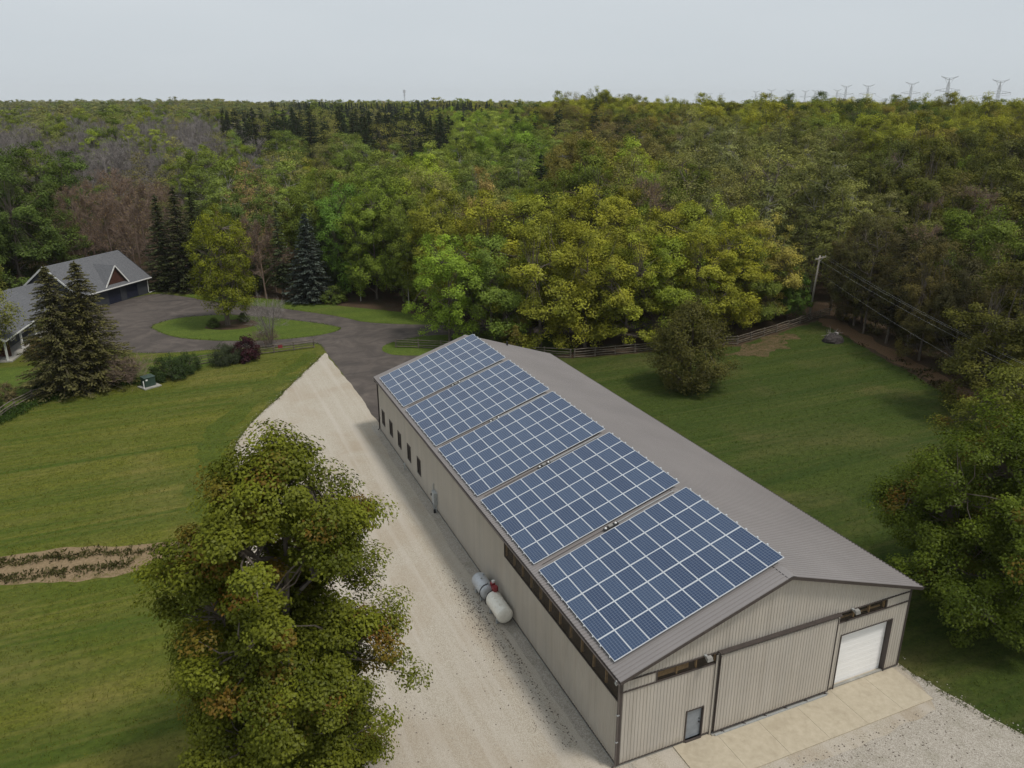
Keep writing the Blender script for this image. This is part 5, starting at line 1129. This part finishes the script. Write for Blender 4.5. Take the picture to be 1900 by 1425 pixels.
DEF = [(.42, 'maple', OLIVE), (.2, 'maple', GREEN), (.18, 'sparse', GREYG), (.12, 'aspen', YGREEN), (.08, 'maple', RUSTY)]
REG = [  # x0, x1, y0, y1 in the picture of the tree's crown -> mix
 ((-400, 470, 203, 338), [(.84, 'bare', BUD), (.05, 'maple', GREEN), (.05, 'aspen', YGREEN), (.06, 'sparse', GREYG)]),
 ((-400, 130, 335, 620), [(.8, 'maple', DGREEN), (.2, 'maple', (.07, .105, .02))]),
 ((130, 320, 335, 560), [(.7, 'budding', BUD), (.2, 'sparse', (.11, .10, .035)), (.1, 'spruce', SPR)]),
 ((455, 830, 196, 288), [(.80, 'pine', PINE), (.08, 'spruce', SPR), (.08, 'sparse', GREYG), (.06, 'maple', GREEN), (.04, 'aspen', YGREEN)]),
 ((750, 925, 225, 310), [(.8, 'aspen', (.15, .185, .03)), (.2, 'maple', BRIGHT)]),
 ((925, 1000, 215, 300), [(.5, 'pine', PINE), (.5, 'maple', DGREEN)]),
 ((320, 700, 280, 400), [(.42, 'aspen', (.10, .135, .028)), (.2, 'sparse', GREYG), (.16, 'sparse', (.125, .10, .04)), (.14, 'maple', GREEN), (.05, 'maple', OLIVE), (.03, 'bare', BUD)]),
 ((320, 560, 400, 600), [(.35, 'budding', BUD), (.25, 'sparse', (.09, .095, .035)), (.25, 'maple', (.05, .075, .02)), (.15, 'spruce', SPR)]),
 ((560, 800, 380, 600), [(.5, 'maple', GREEN), (.2, 'pine', (.04, .055, .025)), (.3, 'aspen', GREEN)]),
 ((700, 1000, 300, 400), [(.4, 'aspen', (.11, .14, .03)), (.4, 'sparse', GREYG), (.2, 'maple', YGREEN)]),
 ((1230, 1570, 270, 430), [(.5, 'aspen', (.100, .108, .034)), (.38, 'sparse', GREYG), (.08, 'maple', OLIVE), (.04, 'bare', BUD)]),
 ((1000, 1240, 240, 330), [(.4, 'maple', (.10, .095, .025)), (.3, 'sparse', (.11, .09, .035)), (.15, 'pine', PINE), (.15, 'aspen', GREEN)]),
 ((1540, 2400, 300, 760), [(.40, 'maple', (.068, .072, .015)), (.2, 'maple', (.064, .086, .013)), (.26, 'sparse', (.070, .064, .020)), (.14, 'budding', BUD)]),
 ((950, 2400, 150, 290), [(.52, 'maple', OLIVE), (.17, 'maple', (.105, .125, .024)), (.14, 'maple', RUSTY), (.07, 'maple', DGREEN), (.07, 'sparse', (.12, .11, .035)), (.03, 'bare', BUD)]),
 ((-400, 700, 150, 215), [(.5, 'maple', (.12, .125, .035)), (.25, 'maple', (.085, .105, .03)), (.15, 'sparse', GREYG), (.1, 'bare', BUD)]),
]
def choose(px, py):
    mixl = DEF
    for (a, b, c, d), q in REG:
        if a <= px <= b and c <= py <= d: mixl = q; break
    r = rw.random()
    for w_, sp, tn in mixl:
        r -= w_
        if r <= 0: return sp, tn
    return mixl[-1][1], mixl[-1][2]
HT = {'maple': (15.5, 20), 'aspen': (15, 20), 'sparse': (14, 19), 'spruce': (14, 19), 'pine': (15, 19), 'bare': (14, 18.5), 'budding': (13, 17)}
HAND = [(t[0], t[1]) for t in TREES] + [(3.6, 103.0), (-10.6, 93.2)]
cells = {}
def near(x, y, d):
    i, j = int(x // 8), int(y // 8)
    for a in range(i - 1, i + 2):
        for b in range(j - 1, j + 2):
            for q in cells.get((a, b), ()):
                if (q[0] - x) ** 2 + (q[1] - y) ** 2 < d * d: return True
    return False
for q in HAND: cells.setdefault((int(q[0] // 8), int(q[1] // 8)), []).append(q)
FARPTS = []
dist = 60.0
while dist < 2300:
    step = 5.9 if dist < 170 else (8.6 if dist < 420 else (10.0 if dist < 800 else 13.5)); b = YAW - R(40)
    db = step / dist
    while b < YAW + R(41):
        bb = b + rw.uniform(-.45, .45) * db; dd = dist + rw.uniform(-.45, .45) * step; b += db
        x, y = CAM[0] + dd * math.sin(bb), CAM[1] + dd * math.cos(bb)
        if dd < 190 and (blocked(x, y) or near(x, y, 4.6)): continue
        if dd < 190 and (y < 10 or (x > 12 and x < 74 and 55 < y < 73)): continue
        if 165 < dd < 176 and rw.random() < .3: continue
        z = hill(x, y); px, py, w_ = proj(x, y, z + 13)
        if 118 < dd < 170 and abs(px - 1035) < 26: continue
        sp, tn = choose(px + rw.gauss(0, 22) + 46 * math.sin(x * .045 + 1) + 34 * math.sin(y * .063), py + rw.gauss(0, 7) + 14 * math.sin(x * .052 + 2) + 9 * math.sin(x * .021 + y * .03)); lo, hi = HT[sp]; h = rw.triangular(lo * .86, hi * 1.12, (lo + hi) / 2) * (1.12 if dd > 140 else 1.0) * (1.08 if px > 1000 and dd > 140 else 1.0)
        if dd > 420: h = rw.triangular(lo * .62, hi * 1.18, (lo + hi) * .47)
        if 560 < dd < 720 and 545 < px < 945 and rw.random() < .85: sp, tn, h = 'spruce', (.020, .032, .019), rw.uniform(13.5, 19.5)
        if 560 < dd < 720 and 370 < px < 470 and rw.random() < .7: sp, tn, h = 'pine', (.022, .036, .019), rw.uniform(14, 18)
        e = (x, y, h, rw.uniform(.9, 1.22), sp, jit(tn, .24), rw.uniform(0, 6.28), rw.randrange(9))
        if dd < 190: cells.setdefault((int(x // 8), int(y // 8)), []).append((x, y))
        TREES.append(e) if dd < 420 else FARPTS.append(e)
    dist += step
# the 300 or so that show largest stay single trees; the rest of the wood is one mass
def score(e):
    px, py, w_ = proj(e[0], e[1], e[2] * .7 + hill(e[0], e[1]))
    if not (-60 < px < 1960 and w_ > 1): return 1e9
    return w_
TREES_S = sorted(range(len(TREES)), key=lambda i: (i >= len(HAND) - 2, score(TREES[i])))
single = [i for i in TREES_S if score(TREES[i]) < 1e8][:275]; sset = set(single)
COLN = {}
def colour_word(sp, t):
    if sp == 'bare': return 'grey leafless tree'
    if sp == 'budding': return 'reddish-brown budding tree'
    if sp == 'spruce': return 'narrow dark spruce'
    if sp == 'pine': return 'dark green pine'
    r = t[0] / t[1]; v = t[1]
    w = 'rusty brown' if r > 1.2 else ('yellow-olive' if r > .93 else ('yellow-green' if r > .78 else 'green'))
    if v < .085: w = 'dark ' + w
    return w + {'maple': ' round-crowned tree', 'aspen': ' slender tree', 'sparse': ' thin-leafed tree'}[sp]
def zone(px, w_):
    z = 'behind the house' if px < 130 else ('behind the garage' if px < 330 else ('behind the driveway island' if px < 640 else ('left of the maple grove' if px < 790 else ('over the barn ridge' if px < 1120 else ('behind the lone cedar' if px < 1420 else ('near the leaning pole' if px < 1600 else 'right of the pole'))))))
    d = 'wood edge' if w_ < 118 else ('second rows' if w_ < 140 else ('mid wood' if w_ < 170 else 'deep wood'))
    return z, d
info = {}
for i in single:
    e = TREES[i]; px, py, w_ = proj(e[0], e[1], hill(e[0], e[1]) + e[2] * .7); z, d = zone(px, w_); info.setdefault((colour_word(e[4], e[5]), d, z), []).append((px, i))
for (cw_, d, z), lst in info.items():
    lst.sort()
    for k, (px, i) in enumerate(lst):
        x, y, h, w_, sp, tn, ro, var = TREES[i]; pr = PROTO[sp][var % len(PROTO[sp])]
        lab = '%s %s, %s' % (cw_, z, d) + (', %s from left' % ORD[k] if len(lst) > 1 else '')
        tree(SPEC_NAME[sp], lab, pr, x, y, h, w_, tn, ro, group='woodland trees', tilt=rw.uniform(-.03, .03))
rest = [TREES[i] for i in range(len(TREES)) if i not in sset]
# prototypes for the mass: trunk and crown joined
pc = bpy.data.collections.new('wood_prototypes'); pidx = {}
def joined(name, pr):
    import bmesh
    bm = bmesh.new(); mats = []; me = bpy.data.meshes.new(name)
    vs_, fs_, mi, cv, ru = [], [], [], [], []; off = 0
    for part in (pr[0], pr[1]) + ((pr[3],) if len(pr) > 3 else ()):
        n = len(part.vertices); co = np.empty(n * 3, np.float32); part.vertices.foreach_get('co', co); vs_.append(co.reshape(-1, 3)); k = len(part.polygons)
        fs_ += [tuple(q + off for q in p.vertices) for p in part.polygons]; mats.append(part.materials[0]); mi += [len(mats) - 1] * k; off += n
        for nm, dst in (('cv', cv), ('rust', ru)):
            if nm in part.attributes: a = np.empty(k, np.float32); part.attributes[nm].data.foreach_get('value', a); dst.append(a)
            else: dst.append(np.zeros(k, np.float32))
    bm.free(); me.from_pydata(np.concatenate(vs_), [], fs_); me.polygons.foreach_set('material_index', mi)
    for mt in mats: me.materials.append(mt)
    for nm, src in (('cv', cv), ('rust', ru)): me.attributes.new(nm, 'FLOAT', 'FACE').data.foreach_set('value', np.concatenate(src))
    me.update(); o = bpy.data.objects.new(name, me); pc.objects.link(o); return o
cnt = 0; PH_ = []
for src, tagn in ((PROTO, 'n'), (FAR, 'f')):
    for sp in src:
        for k, pr in enumerate(src[sp]): joined('wood_%02d' % cnt, pr); pidx[(tagn, sp, k)] = cnt; PH_.append(pr[2]); cnt += 1
def mass(name, label, lst, key):
    src = PROTO if key == 'n' else FAR; n = len(lst); me = bpy.data.meshes.new(name)
    me.from_pydata([(e[0], e[1], hill(e[0], e[1]) - .1) for e in lst], [], [])
    ids = [pidx[(key, e[4], e[7] % len(src[e[4]]))] for e in lst]
    me.attributes.new('pid', 'INT', 'POINT').data.foreach_set('value', np.array(ids, np.int32))
    me.attributes.new('turn', 'FLOAT_VECTOR', 'POINT').data.foreach_set('vector', np.array([(0, 0, e[6]) for e in lst], np.float32).ravel())
    me.attributes.new('grow', 'FLOAT_VECTOR', 'POINT').data.foreach_set('vector', np.array([(e[2] / PH_[i] * e[3], e[2] / PH_[i] * e[3], e[2] / PH_[i]) for e, i in zip(lst, ids)], np.float32).ravel())
    me.attributes.new('tint', 'FLOAT_COLOR', 'POINT').data.foreach_set('color', np.array([(*e[5], 1) for e in lst], np.float32).ravel())
    o = mesh_obj(name, me); tag(o, label, 'woodland', kind='stuff')
    ng = bpy.data.node_groups.new(name, 'GeometryNodeTree'); ng.interface.new_socket('Geometry', in_out='INPUT', socket_type='NodeSocketGeometry'); ng.interface.new_socket('Geometry', in_out='OUTPUT', socket_type='NodeSocketGeometry')
    n_, l_ = ng.nodes, ng.links; gi = n_.new('NodeGroupInput'); go = n_.new('NodeGroupOutput'); ip = n_.new('GeometryNodeInstanceOnPoints'); ci = n_.new('GeometryNodeCollectionInfo')
    ci.inputs['Collection'].default_value = pc; ci.inputs['Separate Children'].default_value = True; ci.inputs['Reset Children'].default_value = True; ip.inputs['Pick Instance'].default_value = True
    def na(nm, ty): q = n_.new('GeometryNodeInputNamedAttribute'); q.data_type = ty; q.inputs['Name'].default_value = nm; return q.outputs['Attribute']
    l_.new(gi.outputs[0], ip.inputs['Points']); l_.new(ci.outputs[0], ip.inputs['Instance']); l_.new(na('pid', 'INT'), ip.inputs['Instance Index'])
    l_.new(na('turn', 'FLOAT_VECTOR'), ip.inputs['Rotation']); l_.new(na('grow', 'FLOAT_VECTOR'), ip.inputs['Scale']); l_.new(ip.outputs[0], go.inputs[0])
    o.modifiers.new('instances', 'NODES').node_group = ng
    return o
mass('woodland', 'mixed spring woodland behind the nearest rows of trees', rest, 'n')
mass('distant_forest', 'hazy mixed forest reaching to the horizon', FARPTS, 'f')
print('TREES single', len(single), 'rest', len(rest), 'far', len(FARPTS))

# ------------------------------------------------------------------ low plants and rough grass
def blades(name, label, P, size, tint, spread=.18, per=14, cat='plants', wide=.16, lean=.5, mat='leaf'):
    rg = np.random.default_rng(len(P)); P = np.array(P); ci = np.repeat(np.arange(len(P)), per); n = len(ci)
    sc = rg.uniform(.55, 1.35, len(P))[ci] * size; off = rg.normal(0, spread, (n, 2)) * (sc / size)[:, None]
    ax = np.stack([rg.normal(0, lean, n), rg.normal(0, lean, n), np.ones(n)], 1); ax /= np.linalg.norm(ax, axis=1, keepdims=True)
    s = sc * rg.uniform(.6, 1.2, n); C = np.stack([P[ci, 0] + off[:, 0], P[ci, 1] + off[:, 1], np.full(n, .012)], 1) + ax * (s * .5)[:, None]
    me = leaf_mesh(name, C, rg.normal(size=(n, 3)), s, np.clip(rg.normal(.5, .16, len(P)), 0, 1)[ci] + rg.normal(0, .1, n), np.zeros(n), wide, axis=ax); me.materials.append(M[mat])
    o = mesh_obj(name, me); o['tint'] = tint; return tag(o, label, cat, kind='stuff')
rg = np.random.default_rng(5)
P = []
for row, (a, b, c, d) in enumerate(((-58, 36.2, -17.9, 29.6), (-58, 34.0, -22.0, 28.9))):
    for t in np.linspace(0, 1, 240):
        for k in range(2): P.append((a + (c - a) * t + rg.normal(0, .22), b + (d - b) * t + (1.3 * math.sin(t * 3.1) if row == 0 else .3 * math.sin(t * 3)) + rg.normal(0, .32)))
blades('bed_plants', 'low dark green plants in two rows on the sandy strip', P, .27, (.078, .074, .024), .14, 9, wide=.32, lean=1.0)
P = [(x + rg.normal(0, .45), y + rg.normal(0, .45)) for (a, b, c, d) in ((-35.4, 62.6, -32.2, 68.2), (-32.2, 68.2, -24.8, 71.0), (-24.8, 71.0, -19.8, 70.4)) for t in np.linspace(0, 1, 170) for x, y in ((a + (c - a) * t, b + (d - b) * t),)]
blades('fence_weeds', 'strip of rough dark grass along the foot of the garden fence', P, .42, (.048, .082, .016), .25, 16, wide=.2)
edge = [p for p in outline(GRAV, .16, .10, False, 7)]
P = [(p.x + rg.normal(0, .12) - .05, p.y + rg.normal(0, .12)) for p in edge if (p.x < -1 and p.y > 0) or (p.x > 18.4 and p.y < .5)]
blades('edge_grass', 'ragged grass along the gravel edges', P, .15, (.075, .085, .020), .09, 10, wide=.22)
P = [(p.x + rg.normal(0, .10), p.y + rg.normal(0, .10)) for p in outline(ISL, .2, .06, True, 6)] + [(p.x, p.y) for p in outline(ASPH, .3, .07, True, 5) if p.y > 74 and p.x < 14]
blades('verge_grass', 'ragged grass along the driveway edges', P, .16, (.075, .105, .018), .10, 8, wide=.22)
P = [(62 + rg.normal(0, 3) - 3.6 * t, 34 + 24 * (t - .5) * 1.6 + rg.normal(0, 1)) for t in rg.uniform(-1, 1, 500)]
P = [q for q in P if not in_poly(q[0], q[1], EAST)]
blades('undergrowth', 'low brown-green undergrowth at the edge of the dark wood', P, .45, (.070, .060, .024), .4, 18, wide=.35, lean=.8)

# ------------------------------------------------------------------ thin spring haze
mt, n, l = new_mat('haze_air'); n.remove(n['Principled BSDF'])
pv = n.new('ShaderNodeVolumePrincipled'); pv.inputs['Color'].default_value = (0.93, 0.95, 0.97, 1); pv.inputs['Density'].default_value = 0.00007; pv.inputs['Anisotropy'].default_value = 0.2
l.new(pv.outputs[0], n['Material Output'].inputs['Volume'])
hz = MB().box(-4200, 4200, -4200, 4200, -1.5, 110).build('haze', mt); tag(hz, 'thin pale haze in the air', 'haze', kind='stuff')
cy.volume_bounces = 1; cy.volume_max_steps = 64

# loose stones on the yard and round the tanks
def stones(name, label, P, size, mat):
    rg = np.random.default_rng(len(P)); vs_ = []; fs_ = []
    for x, y in P:
        r = size * rg.uniform(.5, 1.6); b = len(vs_); a = rg.uniform(0, 6.28); z = .02
        for k in range(4): vs_.append((x + r * rg.uniform(.7, 1.2) * math.cos(a + 1.571 * k), y + r * rg.uniform(.7, 1.2) * math.sin(a + 1.571 * k), z + r * rg.uniform(.1, .35)))
        vs_.append((x, y, z + r * rg.uniform(.6, .9))); vs_.append((x, y, z - .01))
        for k in range(4): fs_ += [(b + k, b + (k + 1) % 4, b + 4), (b + (k + 1) % 4, b + k, b + 5)]
    o = MB().add(vs_, fs_).build(name, mat); return tag(o, label, 'stones', kind='stuff')
M['pebble_d'] = paint('dark_pebbles', (0.15, 0.125, 0.10), 0.9, var=.4, scale=9); M['pebble_l'] = paint('pale_pebbles', (0.44, 0.405, 0.35), 0.9, var=.3, scale=9)
P = [(-1.6 + rg.normal(0, .35) - .5 * rg.exponential(.5), 14.6 + rg.normal(0, 2.2)) for k in range(420)] + [(-1.0 - rg.exponential(.8), 9 + rg.uniform(-7, 4)) for k in range(380)] + [(-9.5 + rg.normal(0, 1.6), 9 + rg.normal(0, 2.5)) for k in range(160)] + [(9 + rg.uniform(-7, 11), -3.1 - rg.exponential(1.6)) for k in range(500)]
stones('dark_stones', 'scattered dark pebbles on the gravel round the tanks', P, .035, M['pebble_d'])
P = [(p.x + rg.normal(0, .35), p.y + rg.normal(0, .35)) for p in edge for k in range(2) if (p.x < -.5 and p.y > -8) or p.x > 18] + [(rg.uniform(-13, 19), rg.uniform(-9, 0) if rg.uniform() < .3 else rg.uniform(0, 50)) for k in range(900)]
P = [q for q in P if not (-.3 < q[0] < 18.6 and q[1] > -2.8) and (q[0] > -15.5)]
stones('pale_stones', 'loose pale stones on the gravel and along its edges', P, .032, M['pebble_l'])

# grass standing up from the lawns: short blades with the tints of the turf
def turf(name, label, poly, box, n, tint, size, avoid):
    P = []
    while len(P) < n:
        x, y = rg.uniform(box[0], box[1]), rg.uniform(box[2], box[3])
        if in_poly(x, y, poly) and not any(in_poly(x, y, q) for q in avoid): P.append((x, y))
    return blades(name, label, P, size, tint, .12, 4, cat='grass', wide=.34, lean=.7)
turf('field_turf', 'short uneven grass on the left field', WEST, (-46, -1, 2, 74), 30000, (.140, .146, .020), .10, [GRAV, [(-60, 37), (-28.5, 33.5), (-17.6, 30.3), (-18, 28.3), (-29.9, 29.2), (-60, 33)]])
turf('lawn_turf', 'short shade-tinted grass on the right lawn', EAST, (18.8, 70, -9, 60), 24000, (.076, .098, .014), .10, [GRAV])  # blade tint carries the shade painted into the right lawn's colour
